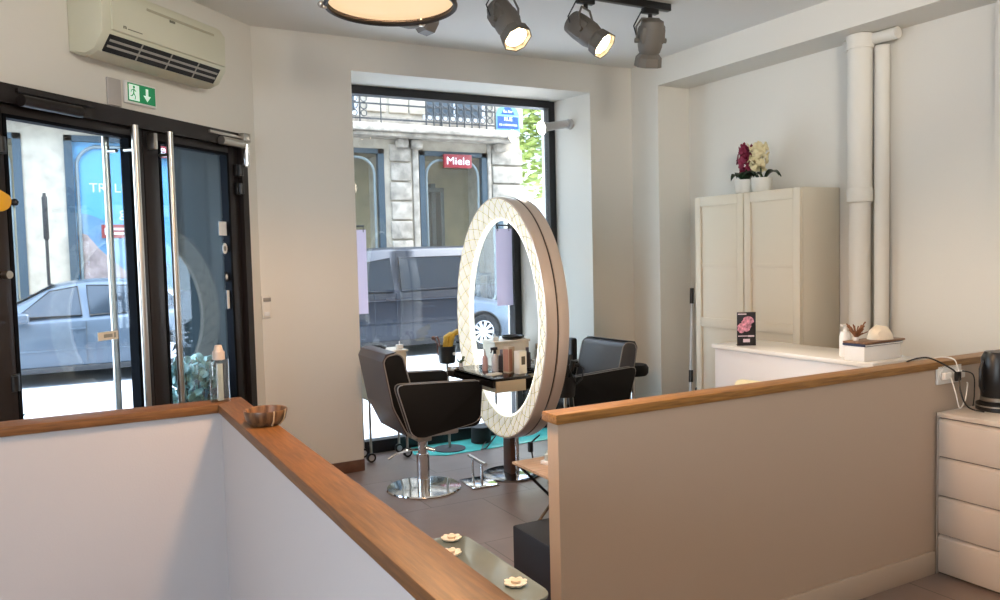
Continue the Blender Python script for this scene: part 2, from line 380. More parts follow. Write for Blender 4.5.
LENS = mat('lit lens', 'fff0d0', .3, emit=18, ecol='ffe2b0'); LENSOFF = mat('dark lens', '2a2a2c', .1)
def spot(x, label, tilt, pan, on, dz=-.175):
    t = thing('track_spotlight', label, 'spotlight', (x, YT, ZC-.045), 0, 'track spotlights'); t.scale = (1.15, 1.15, 1.15)
    b = B(); b.box(-.05, .05, -.018, .018, -.03, 0, .004); b.cyl((0, 0, -.03), (0, 0, -.055), .012); b.build('adapter', BLACK, t)
    Mp = Matrix.Rotation(R(pan), 4, 'Z')
    b = B(); b.M = Mp; b.tube([(-.078, 0, dz), (-.082, 0, -.10), (-.05, 0, -.055), (.05, 0, -.055), (.082, 0, -.10), (.078, 0, dz)], .006); b.build('yoke', GUN, t)
    b = B(); b.M = Mp @ Matrix.Translation((0, 0, dz)) @ Matrix.Rotation(R(tilt), 4, 'X')   # body axis: local -z is the beam
    b.lathe([(.03, .12), (.062, .105), (.068, .05), (.068, -.03), (.06, -.06), (.05, -.075)], n=16)
    b.box(-.07, .07, -.05, .05, -.02, .08, .02)
    for sx in (-1, 1): b.cyl((sx*.066, 0, 0), (sx*.09, 0, 0), .014)
    b.build('body', GUN, t, angle=35)
    b = B(); b.M = Mp @ Matrix.Translation((0, 0, dz)) @ Matrix.Rotation(R(tilt), 4, 'X')
    b.loft([[(sx*w, sy*w, z) for sx, sy in ((-1, -.5), (-.5, -1), (.5, -1), (1, -.5), (1, .5), (.5, 1), (-.5, 1), (-1, .5))] for w, z in ((.05, -.07), (.066, -.09), (.07, -.14), (.064, -.14), (.058, -.10))], caps=False)
    b.build('hood', GUN, t, angle=30)
    b = B(); b.M = Mp @ Matrix.Translation((0, 0, dz)) @ Matrix.Rotation(R(tilt), 4, 'X')
    b.lathe([(0, -.136), (.035, -.134), (.056, -.122)], n=24, caps=False); b.build('lens', LENS if on else LENSOFF, t)
    b = B(); b.tube([(-.06, 0, -.02), (-.1, .02, -.10), (-.07, .03, -.16), (-.04, .03, dz+.04)], .004); b.build('power_lead', BLACK, t)
    if on:
        l = bpy.data.lights.new('spot light', 'SPOT'); l.energy = on; l.color = (1, .84, .62); l.spot_size = R(80); l.spot_blend = .8; l.shadow_soft_size = .05
        lo = bpy.data.objects.new('spot_light', l); C.objects.link(lo); lo.parent = t
        lo.matrix_local = b_M(pan, dz, tilt) @ Matrix.Translation((0, 0, -.19))
    return t
def b_M(pan, dz, tilt): return Matrix.Rotation(R(pan), 4, 'Z') @ Matrix.Translation((0, 0, dz)) @ Matrix.Rotation(R(tilt), 4, 'X')
spot(1.70, 'unlit spotlight mostly hidden behind the pendant lamp', 86, -80, 0, -.20)
spot(2.32, 'lit grey spotlight nearest the round pendant lamp', -38, 10, 40)
spot(2.88, 'lit grey spotlight in the middle of the track', -50, 30, 40)
spot(3.38, 'unlit grey spotlight hanging at the end of the track, turned away', 22, -20, 0)
t = thing('wall_spotlight', 'small white spotlight shining from the right side of the window recess', 'spotlight', (3.965, 5.90, 2.70))
WSP = mat('white spotlight metal', 'b9b6b4', .4)
b = B(); b.cyl((0, 0, 0), (-.03, 0, 0), .045, n=20); b.cyl((-.03, 0, 0), (-.06, 0, 0), .014); b.build('mount', WSP, t)
b = B(); b.cyl((-.05, .0, 0), (-.26, .0, -.04), .036, n=20); b.build('body', WSP, t)
b = B(); b.cyl((-.261, 0, -.04), (-.30, .0, -.048), .046, .058, n=20); b.build('head', WSP, t)
b = B(); b.cyl((-.301, 0, -.0482), (-.31, -.0, -.05), .056, n=20); b.build('lens', mat('white lit lens', 'ffffff', .3, emit=25, ecol='fff6ea'), t)

# ------------------------------------------------------------ mirror
QW = mat('lit quilted diffuser', 'ece8d8', .45, emit=.36, ecol='fffae4')
SIDE = mat('taupe satin band', 'd8c8ba', .28, metal=.45)
MIR = mat('mirror silver', 'f2f4f5', .01, metal=1)
t = thing('oval_mirror', 'huge oval standing mirror with a glowing quilted frame', 'mirror', (2.758, 4.945, 0))
CZ = 1.13
ao, bo, ai, bi = .655, .85, .50, .69
def el(a_, b_, x, n=96): return [(x, a_*math.cos(2*PI*i/n), CZ+b_*math.sin(2*PI*i/n)) for i in range(n)]
b = B(); b.loft([el(ao-.014, bo-.014, -.090), el(ao-.004, bo-.004, -.087), el(ao, bo, -.077), el(ao, bo, -.008), el(ao-.006, bo-.006, -.006), el(ao-.006, bo-.006, .006), el(ao, bo, .008), el(ao, bo, .077), el(ao-.004, bo-.004, .087), el(ao-.014, bo-.014, .090)], caps=False)
b.loft([el(ai, bi, -.04), el(ai, bi, .04)], caps=False)
fr = b.build('frame', SIDE, t)
b = B(); b.tube(el(ao-.002, bo-.002, 0), .004, closed=True); b.build('seam', mat('seam strip', '5e5248', .3, metal=.6), fr)
def quilt(sgn):
    n, m = 288, 12; rings = []
    for i in range(n):
        a = 2*PI*i/n; ring = []
        for j in range(m+1):
            u = j/m
            ra, rb = ai+(ao-.012-ai)*u, bi+(bo-.012-bi)*u
            q = abs(math.sin(a*20+u*PI*1.5))*abs(math.sin(a*20-u*PI*1.5))
            x = -.042-.045*u-.010*math.sin(PI*u)**.6-.010*q
            if j in (0,): x = -.036
            if j == m: x = -.086
            ring.append((x*-sgn if sgn > 0 else x, ra*math.cos(a), CZ+rb*math.sin(a)))
        rings.append(ring)
    b = B(); b.loft(rings, caps=False, closed=False, loop=True)
    return b.build('quilted_diffuser', QW, t, angle=60)
for sgn in (-1, 1):
    q = quilt(sgn)
    b = B()
    for k in range(40):
        for dr in (-1, 1):
            pts = []
            for j in range(9):
                u = j/8; a = 2*PI*k/40 + dr*u*PI*1.5/20
                ra, rb = ai+(ao-.012-ai)*u, bi+(bo-.012-bi)*u
                pts.append((sgn*(.0445+.045*u+.010*math.sin(PI*u)**.6), ra*math.cos(a), CZ+rb*math.sin(a)))
            b.tube(pts, .0022, n=5)
    b.build('quilting', mat('quilting thread', 'c2c0aa', .5), q)
    b = B(); b.tube(el(ai+.005, bi+.005, sgn*.045), .010, n=8, closed=True); b.build('light_rim', mat('bright light rim', 'ffffff', .4, emit=1.1, ecol='fffbe6'), t)
    b = B(); b.loft([el(ai+.001, bi+.001, sgn*.028), el(ai+.001, bi+.001, sgn*.036)]); b.build('mirror_glass', MIR, t)
b = B(); b.lathe([(.21, 0), (.21, .012), (.20, .016), (.0, .017)], n=48); b.build('base', mat('grey base steel', '8f8f92', .12, metal=1), t)
b = B(); b.box(-.035, .035, -.055, .055, .016, .32, .004); b.build('pedestal', mat('walnut pedestal', '4f3528', .4), t)
for y in (-.08, .08):
    b = B(); b.cyl((0, y, .016), (0, y, .34), .014); b.build('pole', CHROME, t)
# shelves on either side of the mirror
b = B(); b.box(-.385, -.1, -.47, .20, .765, .785, .003); b.box(-.385, -.365, -.47, .20, .725, .785, .002)
sh = b.build('shelf', mat('dark gloss shelf', '14110f', .12), t)
b = B(); b.box(-.389, -.365, .10, .205, .723, .788, .002); b.build('shelf_end', CHROME, sh)
b = B(); b.box(-.36, -.14, -.471, -.22, .69, .765, .003); b.build('drawer', mat('taupe drawer', 'a89a80', .5), sh)
b = B(); b.box(-.1, -.05, -.3, .1, .74, .765); b.build('bracket', CHROME, sh)
b = B(); b.box(.1, .38, -.25, .25, .765, .785, .003); b.build('shelf', MATS['dark gloss shelf'], t)

# ------------------------------------------------------------ salon chairs
VIN = mat('black vinyl', '070607', .6, spec=.25, bump=.08, nscale=300); VOUT = mat('charcoal vinyl', '3a3334', .36, bump=.1, nscale=300)
PIPE = mat('grey piping', '8c8782', .4)
def salon_chair(label, loc, rz, out=VOUT, face=None):
    t = thing('salon_chair', label, 'chair', loc, rz, 'hydraulic salon chairs')
    arm = rpoly([(-.29, .775), (.29, .75), (.31, .73), (.29, .50), (.24, .475), (-.12, .42), (-.19, .44)], .05)
    for sy in (-1, 1):
        y0, y1 = (.25, .31) if sy > 0 else (-.31, -.25)
        b = B(); b.prism(arm, y0, y1, 'XZ', r=.008); a = b.build('armrest', VIN, t)
        for y in (y0+.004, y1-.004):
            b = B(); b.tube([(u, y, v) for u, v in arm], .0045, n=6, closed=True); b.build('piping', PIPE, a)
    prof = rpoly([(-.20, .44), (-.10, .45), (-.13, .6), (-.215, .94), (-.25, .965), (-.32, .955), (-.345, .92), (-.29, .62)], .03)
    b = B(); b.prism(prof, -.245, .245, 'XZ', r=.012, seg=3); k = b.build('backrest', VIN, t)
    b = B(); b.prism(rpoly([(-.208, .43), (-.198, .43), (-.285, .62), (-.34, .92), (-.32, .958), (-.26, .972), (-.26, .978), (-.33, .968), (-.353, .92), (-.298, .62)], .004, 2), -.247, .247, 'XZ', r=.002); b.build('back_shell', out, k)
    for y in (-.245, .245):
        b = B(); b.tube([(u, y, v) for u, v in prof], .0045, n=6, closed=True); b.build('piping', PIPE, k)
    b = B(); b.prism(rpoly([(-.16, .43), (.29, .44), (.33, .47), (.33, .52), (.28, .555), (-.14, .53)], .03), -.247, .247, 'XZ', r=.012, seg=3); b.build('seat', VIN, t)
    if face: k.data.materials[0] = face
    b = B(); b.box(-.14, .2, -.16, .16, .385, .43, .01); b.box(-.05, .05, -.05, .05, .33, .39, .008); b.build('seat_frame', STEEL, t)
    b = B(); b.lathe([(.25, 0), (.255, .006), (.25, .014), (.05, .022), (.0, .023)], n=64); b.build('base', CHROME, t)
    b = B(); b.cyl((0, 0, .02), (0, 0, .24), .045, n=24); b.cyl((0, 0, .24), (0, 0, .34), .033, n=24); b.build('column', CHROME, t)
    b = B(); b.tube([(-.03, 0, .27), (-.10, .02, .272), (-.17, .05, .25), (-.22, .08, .215)], .009); b.cyl((.0, -.05, .29), (.06, -.07, .27), .014); b.build('pump_lever', CHROME, t)
    return t
salon_chair('dark salon chair left of the mirror, its back nearest the window pier', (2.09, 4.98, 0), R(-1))
salon_chair('black salon chair to the right of the mirror, facing it', (3.39, 4.98, 0), R(183), mat('slate vinyl', '3a3a3f', .45), mat('slate vinyl', '3a3a3f', .45)).scale = (1, 1, .935)

# footrest
t = thing('footrest', 'chrome T-shaped footrest on a flat plate between chair and mirror', 'footrest', (2.47, 4.87, 0), R(-4))
b = B(); b.box(-.11, .09, -.12, .13, 0, .012, .004); b.build('plate', CHROME, t)
b = B(); b.cyl((-.03, -.09, .01), (-.03, -.09, .17), .009); b.build('post', CHROME, t); b = B(); b.cyl((-.03, .07, .01), (-.03, .07, .17), .009); b.build('post', CHROME, t)
b = B(); b.cyl((-.03, -.16, .17), (-.03, .13, .17), .013); b.build('bar', CHROME, t)

# black tool bucket stands
def bucket_stand(label, loc, h):
    t = thing('tool_stand', label, 'stand', loc, 0, 'salon tool stands')
    b = B(); b.lathe([(.13, 0), (.13, .012), (.05, .02), (0, .021)], n=32); b.build('base', BLACKM, t)
    b = B(); b.cyl((0, 0, .02), (0, 0, h-.14), .011); b.build('pole', STEEL, t)
    b = B(); b.lathe([(.005, h-.145), (.062, h-.14), (.066, h-.13), (.078, h), (.073, h), (.062, h-.125), (0, h-.125)], n=28, caps=False); b.build('bucket', BLACK, t)
    return t
S1 = (2.70, 5.87, 0)
t = bucket_stand('black bucket on a slim pole near the window, holding yellow gloves', S1, .85)
b = B(); b.cyl((.03, -.070, .79), (.03, -.078, .79), .013); b.build('badge', WHITE, t)
b = B()
for i, (dx, dy, l, c) in enumerate(((-.01, 0, .15, 0), (.02, -.01, .17, 0), (.0, .02, .13, 0))):
    b.tube([(dx*.6, dy, -.04), (dx, dy, .03), (dx*1.6+.015, dy, l-.05), (dx*1.9+.06, dy, l-.03)], .026, n=8)
tag(b.build('rubber_gloves', mat('mustard rubber', 'c29a2c', .5, noise=.2), loc=(S1[0], S1[1], .82)), 'mustard yellow rubber gloves sticking out of the black bucket', 'gloves')
b = B(); b.tube([(-.05, 0, -.04), (-.055, 0, .05), (-.075, 0, .09)], .006); b.ball((-.085, 0, .10), .018); b.tube([(-.03, .01, -.03), (-.035, .01, .08), (-.055, .01, .11)], .008)
tag(b.build('styling_brush', mat('brown brush', '6e4a3a', .5), loc=(S1[0]-.03, S1[1], .82)), 'small brown brush leaning out of the black bucket beside the gloves', 'brush')
b = B(); b.lathe([(.075, 0), (.085, .005), (.08, .13), (.075, .135), (.0, .135)], n=24)
tag(b.build('waste_bin', BLACKM, loc=(3.02, 5.93, .006)), 'small black bin standing under the window behind the chair', 'bin')

# right hand tool bucket
S2 = (2.97, 4.55, 0)
t = bucket_stand('black tool bucket on a pole right of the mirror, full of hairdressing tools', S2, .74)
t2 = thing('hair_dryer', 'black hair dryer stuck nose down in the bucket beside the mirror', 'hair dryer', (S2[0]-.02, S2[1], .74)); t2.scale = (1.1, 1.1, 1.1)
b = B(); b.M = Matrix.Rotation(R(25), 4, 'Y'); b.lathe([(.018, -.1), (.026, -.06), (.034, .0), (.036, .05), (.025, .075), (0, .08)], n=20); b.build('barrel', BLACK, t2)
b = B(); b.tube([(.02, 0, .03), (.07, -.01, .07), (.11, -.02, .06)], .014); b.build('handle', BLACK, t2)
b = B(); b.tube([(.11, -.02, .06), (.14, -.03, .04), (.12, -.04, -.02), (.07, -.05, -.05), (.04, -.07, -.02), (.0, -.075, .05), (-.04, -.06, .06), (-.05, -.05, 0)], .005); b.build('cord', BLACK, t2)
for i, (dx, dy, l, lb) in enumerate(((.05, .03, .12, 'black round brush leaning right in the tool bucket'), (-.05, .02, .13, 'black curling iron standing at the left of the tool bucket'), (.02, -.04, .10, 'short black brush at the front of the tool bucket'))):
    b = B(); b.tube([(dx*.4, dy*.4, -.09), (dx*.8, dy*.8, 0), (dx*1.5, dy*1.4, l)], .009); b.tube([(dx*1.15, dy*1.1, l*.4), (dx*1.6, dy*1.5, l*1.1)], .018)
    tag(b.build('styling_tool', BLACK, loc=(S2[0], S2[1], .74)), lb, 'hair tool', 'tools in the bucket right of the mirror')
b = B(); b.box(-.03, .03, -.045, .045, 0, .26, .02, 4)
hd = thing('hair_clipper_dock', 'upright black device standing between mirror and right salon chair', 'device', (3.753, 5.63, 0))
b.M = Matrix.Identity(4); b.build('body', BLACK, hd).location = (0, 0, .60)
b = B(); b.cyl((0, 0, .02), (0, 0, .60), .012); b.build('pole', STEEL, hd)
b = B(); b.lathe([(.12, 0), (.12, .015), (0, .02)], n=24); b.build('base', BLACKM, hd)

# stool behind right chair
t = thing('stool', 'black padded stool seat poking out behind the right salon chair', 'stool', (3.92, 5.02, 0))
b = B(); b.lathe([(0, .60), (.105, .60), (.12, .62), (.122, .66), (.105, .685), (0, .69)], n=32); b.build('seat', VIN, t)
b = B(); b.cyl((0, 0, .08), (0, 0, .60), .02); b.build('gas_lift', CHROME, t)
for k in range(5):
    a = 2*PI*k/5; x, y = .2*math.cos(a), .2*math.sin(a)
    b = B(); b.cyl((0, 0, .09), (x, y, .06), .014); b.build('leg', CHROME, t)
    b = B(); b.cyl((x, y-.012, .028), (x, y+.012, .028), .028); b.build('caster', BLACK, t)

# manicure trolley behind left chair
t = thing('salon_trolley', 'cream trolley on casters behind the left salon chair', 'trolley', (2.17, 5.93, 0), R(0))
b = B(); b.box(-.17, .16, -.11, .11, .48, .84, .008); b.build('body', mat('cream laminate', 'd8ceba', .5), t)
b = B(); b.box(-.18, .17, -.12, .12, .84, .855, .003); b.build('top', CREAM, t)
for x in (-.15, .15):
    for y in (-.09, .09):
        b = B(); b.cyl((x, y, .07), (x, y, .48), .01); lg = b.build('leg', STEEL, t)
        b = B(); b.cyl((x, y-.012, .036), (x, y+.012, .036), .036, n=20); b.build('caster', BLACK, lg)
        b = B(); b.cyl((x, y-.0135, .036), (x, y+.0135, .036), .022, n=16); b.build('hub', mat('hub grey', 'b0b4bc', .4), lg)
b = B(); b.lathe([(.0, 0), (.07, 0), (.095, .012), (.10, .03), (.092, .03), (.08, .014), (0, .01)], n=32, caps=False)
tag(b.build('tint_dish', BLACK, loc=(2.10, 5.92, .8555)), 'shallow black dish on the cream trolley', 'dish')
b = B(); b.box(0, .05, 0, .04, 0, .035, .003); b.cyl((.025, .02, .035), (.025, .02, .06), .004)
tag(b.build('small_white_jar', WHITE, loc=(2.27, 5.86, .8555)), 'small white jar on the corner of the cream trolley', 'jar')

# things on the shelf left of the mirror
SZ = .7855
def bottle(label, x, y, prof, m, top=None, tm=None, cat='bottle', name='bottle'):
    t = thing(name, label, cat, (x, y, SZ), 0, 'products on the mirror shelf')
    b = B(); b.lathe(prof, n=20); b.build('body', m, t)
    if top: bb = B(); top(bb); bb.build('cap', tm, t)
    return t
PINK = mat('pink lotion', 'c9a39c', .3); CLRW = mat('milky plastic', 'c9c6c8', .25); GRY = mat('dark grey plastic', '3c3438', .4)
bottle('pink bottle with pointed nozzle, leftmost on the mirror shelf', 2.51, 4.84, [(.018, 0), (.02, .004), (.02, .085), (.014, .1), (.01, .103)], PINK, lambda q: q.cyl((0, 0, .1), (0, 0, .15), .01, .003), mat('nozzle grey', 'b8aaa4', .4))
def trig(q):
    q.cyl((0, 0, .12), (0, 0, .145), .011); q.box(-.03, .02, -.008, .008, .145, .165, .004); q.cyl((-.022, 0, .145), (-.03, 0, .125), .004)
bottle('milky spray bottle with black trigger on the mirror shelf', 2.55, 4.77, [(.021, 0), (.023, .004), (.023, .09), (.012, .12)], CLRW, trig, BLACK)
bottle('dark grey bottle behind the spray bottle on the mirror shelf', 2.62, 4.80, [(.02, 0), (.024, .003), (.024, .1), (.01, .11)], GRY, lambda q: q.cyl((0, 0, .11), (0, 0, .14), .012), mat('grey cap', '77707a', .4))
t = thing('product_box', 'tall brown and beige product box on the mirror shelf', 'box', (2.60, 4.66, SZ), R(20), 'product boxes on the mirror shelf')
b = B(); b.box(-.03, .03, -.025, .03, 0, .175, .002); b.build('carton', mat('box beige', 'b8a58c', .6), t)
b = B(); b.box(-.0305, .0, -.0255, -.025, .01, .16); b.box(-.0312, -.0302, -.02, .025, .01, .16); b.build('print', mat('box brown', 'a87660', .6), t)
t = thing('product_box', 'pale cream product box at the right of the mirror shelf', 'box', (2.64, 4.58, SZ), R(10), 'product boxes on the mirror shelf')
b = B(); b.box(-.03, .035, -.025, .03, 0, .15, .002); b.build('carton', CREAM, t)
b = B(); b.box(-.012, .02, -.0258, -.0250, .06, .115); b.build('print', mat('box dark label', '4a3b22', .5), t)
b = B(); b.box(-.05, .05, -.03, .03, 0, .012, .002)
tag(b.build('price_card', mat('card cream', 'ded6c6', .6), loc=(2.46, 4.62, SZ), rz=.3), 'small cream card lying at the front of the mirror shelf', 'card')
# little plant at shelf end
t = thing('tiny_plant', 'tiny green plant in a white cup beside the shelf end', 'plant', (2.45, 5.10, SZ))
b = B(); b.lathe([(.014, 0), (.02, .03), (.017, .03), (.012, .005)], n=16, caps=False); b.build('cup', WHITE, t)
b = B()
for k in range(10):
    a = k*2.4; b.tube([(0, 0, .02), (.012*math.cos(a), .012*math.sin(a), .04), (.03*math.cos(a), .03*math.sin(a), .045+.015*(k % 3))], .004, n=5)
b.build('leaves', mat('leaf green', '46603a', .5), t)

# cords near the mirror
b = B(); b.box(2.70, 2.73, 4.585, 4.615, .24, .31, .006); b.tube([(2.8, 4.62, .34), (2.76, 4.60, .33), (2.715, 4.6, .30), (2.72, 4.58, .20), (2.77, 4.52, .16), (2.84, 4.46, .18), (2.88, 4.42, .20), (2.9, 4.35, .1), (3.0, 4.3, .02), (3.2, 4.5, .01), (3.5, 5.0, .01), (3.8, 5.5, .01)], .006)
tag(b.build('power_cord', BLACK), 'black power cord looping down from the mirror foot', 'cord')
b = B(); b.tube([(2.76, 5.1, .3), (2.74, 5.3, .12), (2.8, 5.5, .06), (2.95, 5.75, .03), (3.1, 5.95, .02)], .005)
tag(b.build('floor_cable', BLACK), 'thin black cable trailing from the mirror to the window', 'cable')

# ------------------------------------------------------------ folding table, cube, glass table
t = thing('folding_table', 'small folding tray table with light wood top and crossed legs', 'table', (2.32, 3.52, 0), R(0))
b = B(); b.box(-.22, .27, -.21, .24, .435, .45, .003); b.build('tabletop', wood('light beech', 'b08a66', 'cfa882', .3), t)
for y in (-.17, .2):
    b = B(); b.cyl((-.2, y, .435), (.22, y, .0), .008); b.build('leg', BLACKM, t)
    b = B(); b.cyl((.22, y-.018*(1 if y > 0 else -1), .435), (-.2, y-.018*(1 if y > 0 else -1), .0), .008); b.build('leg', mat('bronze tube', '6b5a48', .4, metal=.5), t)
t = thing('tissue_pack', 'small white and grey packet on the folding table', 'packet', (2.25, 3.60, .4505), R(20))
b = B(); b.box(-.04, .04, -.04, .04, 0, .02, .003); b.build('pack', WHITE, t)
b = B(); b.lathe([(.02, .02), (.022, .05), (.008, .06), (.008, .075)], (-.01, .01, 0), n=14); b.build('bottle', mat('clear grey', 'b5bcb6', .2), t)
b = B(); b.box(-.22, .22, -.22, .22, 0, .32, .012)
tag(b.build('pouf', mat('dark brown vinyl', '150d0e', .5, spec=.3), loc=(2.0, 2.98, 0)), 'dark brown vinyl cube standing between the glass shelf and the right half wall', 'pouf')

t = thing('glass_table', 'low frosted glass table with rounded corners behind the left oak coping', 'table', (1.215, 2.54, 0))
b = B(); b.prism(rrect(-.16, .16, -.35, .35, .06), .44, .452, 'XY', r=.003)
b.build('glass_top', mat('frosted glass', '7d8a8a', .12, noise=.12, nscale=5, spec=.9), t)
b = B()
for sx in (-1, 1):
    for sy in (-1, 1): b.cyl((sx*.1, sy*.26, 0), (sx*.1, sy*.26, .44), .012)
b.build('support', STEEL, t)
FLW = mat('white porcelain flower', 'efe9df', .35); FLC = mat('candle wax', 'e8d8c4', .5)
def flower(label, x, y):
    t = thing('flower_candle', label, 'candle holder', (x, y, .4525), random.random(), 'flower candle holders on the glass table'); t.scale = (.85, .85, .9)
    b = B()
    for k in range(8):
        a = 2*PI*k/8
        b.M = Matrix.Rotation(a, 4, 'Z') @ Matrix.Translation((.032, 0, .0)) @ Matrix.Rotation(R(-18), 4, 'Y')
        b.lathe([(0, 0), (.012, .002), (.016, .008), (.012, .012), (0, .012)], n=12, sx=1.3)
    b.build('petals', FLW, t)
    b = B(); b.lathe([(.018, .004), (.02, .02), (0, .021)], n=16); b.build('candle', FLC, t)
    return t
flower('white flower candle holder at the far end of the glass table', 1.303, 2.84)
flower('white flower candle holder beside the oak coping at the left edge of the glass table', 1.235, 2.70)
flower('white flower candle holder at the near end of the glass table', 1.305, 2.33)

# ------------------------------------------------------------ things on the left coping
t = thing('wooden_bowl', 'striped brown wooden bowl on the corner of the left coping', 'bowl', (.585, 2.765, HW))
wb = wood('striped bowl wood', '3c2416', '8f6a48', .35, 'Z', 3)
b = B(); b.lathe([(0, .0), (.05, .0), (.066, .018), (.073, .045), (.072, .052), (.066, .05), (.058, .02), (.04, .009), (0, .008)], n=36, caps=False); b.build('body', wb, t)
b = B()
for a in (280, 318):
    pts = [(r*math.cos(R(a)), r*math.sin(R(a)), z) for r, z in ((.052, .0005), (.067, .018), (.0742, .045), (.073, .053))]
    b.tube(pts, .0028, n=6)
b.build('inlay', mat('pale inlay', 'c4a37c', .4), t)
t = thing('pump_bottle', 'clear bottle with pale cap standing on the corner of the left coping', 'bottle', (.53, 3.33, HW)); t.scale = (1.08, 1.08, 1.08)
CLR = glass('clear plastic', (.95, .96, .96), .10, .05, .5)
b = B(); b.prism(rrect(-.034, .034, -.022, .022, .012), 0, .155, r=.006); b.build('body', CLR, t)
b = B(); b.prism(rrect(-.010, .012, -.012, .012, .005), .004, .14); b.build('content', mat('gel', 'a9b3ac', .2), t)
b = B(); b.cyl((0, 0, .155), (0, 0, .185), .022, n=20); b.cyl((0, 0, .185), (0, 0, .208), .018, .012, n=20); b.build('cap', mat('pale cap', 'b4aaa2', .4), t)

# ------------------------------------------------------------ cabinet
CABM = mat('ivory cabinet', 'dcd2bd', .5); CABS = mat('ivory cabinet side', 'd4cbb8', .55)
t = thing('wardrobe', 'tall ivory two-door cabinet against the right wall', 'cabinet', (4.38, 4.28, 0)); t.scale = (1, 1.085, 1)
b = B(); b.box(0.018, .385, -.47, .47, 0, 1.985, .003); b.build('carcass', CABS, t)
for y0, y1 in ((.005, .468), (-.468, -.005)):
    b = B(); b.box(0, .016, y0, y1, .06, 1.98, .002); dd = b.build('door', CABM, t)
    b = B()
    rails = [(.06, .13), (.98, 1.05), (1.91, 1.98)]
    for z0, z1 in rails: b.box(-.012, .0, y0+.05, y1-.05, z0, z1, .001)
    b.box(-.012, .0, y0+.0, y0+.055, .06, 1.98, .001); b.box(-.012, 0, y1-.055, y1, .06, 1.98, .001)
    b.box(-.006, 0, y0+.05, y1-.05, 1.44, 1.47, .001)
    b.build('door_trim', CABM, dd)
# orchids
POT = mat('white ceramic', 'dcdad2', .35)
def orchid(label, x, y, col, col2, lean):
    t = thing('potted_orchid', label, 'potted flower', (x, y, 1.985), 0, 'flowers on the cabinet'); t.scale = (1.2, 1.2, 1.22)
    b = B(); b.lathe([(0, 0), (.05, 0), (.058, .02), (.064, .09), (.057, .09), (.052, .06), (0, .06)], n=28, caps=False); b.build('pot', POT, t)
    b = B(); b.tube([(0, 0, .05), (.0, lean*.01, .12), (0, lean*.02, .2)], .005, n=6); b.build('stem', mat('stem green', '3a4a22', .6), t)
    b = B()
    for a in ((100, 150, 280, 330) if lean > 0 else (90, 200, 250, 330)):
        c, s = math.cos(R(a)), math.sin(R(a)); n_ = 6; prev = []
        rings = []
        for i in range(n_+1):
            u = i/n_; w = .034*math.sin(PI*min(.98, u*.9+.08)); rr = .02+.10*u; z = .08+.05*math.sin(u*PI*.9)
            rings.append([(rr*c-w*s, rr*s+w*c, z+.006), (rr*c, rr*s, z-.004), (rr*c+w*s, rr*s-w*c, z+.006), (rr*c, rr*s, z)])
        b.loft(rings)
    b.build('leaves', mat('dark leaf', '1f3320', .35), t)
    b = B(); rnd = random.Random(int(x*100)+int(y*1000))
    for k in range(44):
        a = rnd.random()*2*PI; rr = .055*math.sqrt(rnd.random()); z = .145+.15*rnd.random()
        yy = lean*.02+lean*.06*max(0, z-.18)*4*(0.6)+rr*math.sin(a); c0 = Vector((rr*math.cos(a)-.01, yy, z))
        for p in range(5):
            q = 2*PI*p/5+rnd.random()
            b.M = Matrix.Translation(c0) @ Matrix.Rotation(a, 4, 'Z') @ Matrix.Rotation(R(rnd.uniform(-50, 50)), 4, 'Y') @ Matrix.Rotation(q, 4, 'X') @ Matrix.Translation((0, 0, .013))
            b.lathe([(0, -.014), (.012, -.003), (.013, .007), (0, .016)], n=6, sx=.25)
    b.build('blossom', mat(col2, col, .6), t)
    return t
orchid('potted flower with deep crimson blossom, left on the cabinet', 4.56, 4.45, '7c1436', 'crimson petals', -.8)
orchid('potted flower with cream white blossom, right on the cabinet', 4.56, 4.285, 'dccfa4', 'cream petals', .5)

# pipes
t = thing('drain_pipe', 'thick white painted pipe running down the wall beside the cabinet', 'pipe', (4.66, 3.53, 0))
b = B(); b.cyl((0, 0, 1.95), (0, 0, 2.955), .078, n=28); b.cyl((0, 0, 0), (0, 0, 1.92), .068, n=28); b.build('pipe_run', PAINT, t)
b = B(); b.lathe([(.068, 1.86), (.086, 1.87), (.086, 1.945), (.078, 1.96)], n=28, caps=False); b.build('collar', PAINT, t); b = B(); b.cyl((0, 0, 2.86), (0, 0, 2.95), .088, n=28); b.build('collar', PAINT, t)
b = B(); b.tube([(.03, .13, 2.915), (.03, -.25, 2.915)], .038, n=20); b.build('branch', PAINT, t)
b = B(); b.cyl((4.71, 3.405, 0), (4.71, 3.405, 2.862), .045, n=24)
tag(b.build('water_pipe', PAINT), 'thinner white pipe right beside the thick one', 'pipe')

# broom and bin
t = thing('broom', 'long-handled broom with silver pole and black grips leaning left of the cabinet', 'broom', (0, 0, 0))
b = B(); b.cyl((4.585, 5.11, .08), (4.70, 5.20, 1.24), .011); b.build('pole', mat('silver pole', 'c4c4c8', .3, metal=.6), t)
b = B(); b.cyl((4.688, 5.19, 1.12), (4.702, 5.2, 1.25), .017); b.build('grip', BLACK, t)
b = B(); b.cyl((4.622, 5.137, .46), (4.634, 5.147, .56), .018); b.build('grip', BLACK, t)
b = B(); b.box(4.50, 4.62, 4.98, 5.26, .0, .09, .01); b.build('brush_head', BLACK, t)
t = thing('dustpan', 'black upright dustpan behind the broom by the cabinet', 'dustpan', (4.70, 5.02, 0))
b = B(); b.box(-.06, .06, -.1, .1, 0, .42, .02); b.build('pan', BLACK, t)
b = B(); b.tube([(0, -.07, .41), (0, -.05, .47), (0, .05, .47), (0, .07, .41)], .008); b.build('handle', BLACK, t)

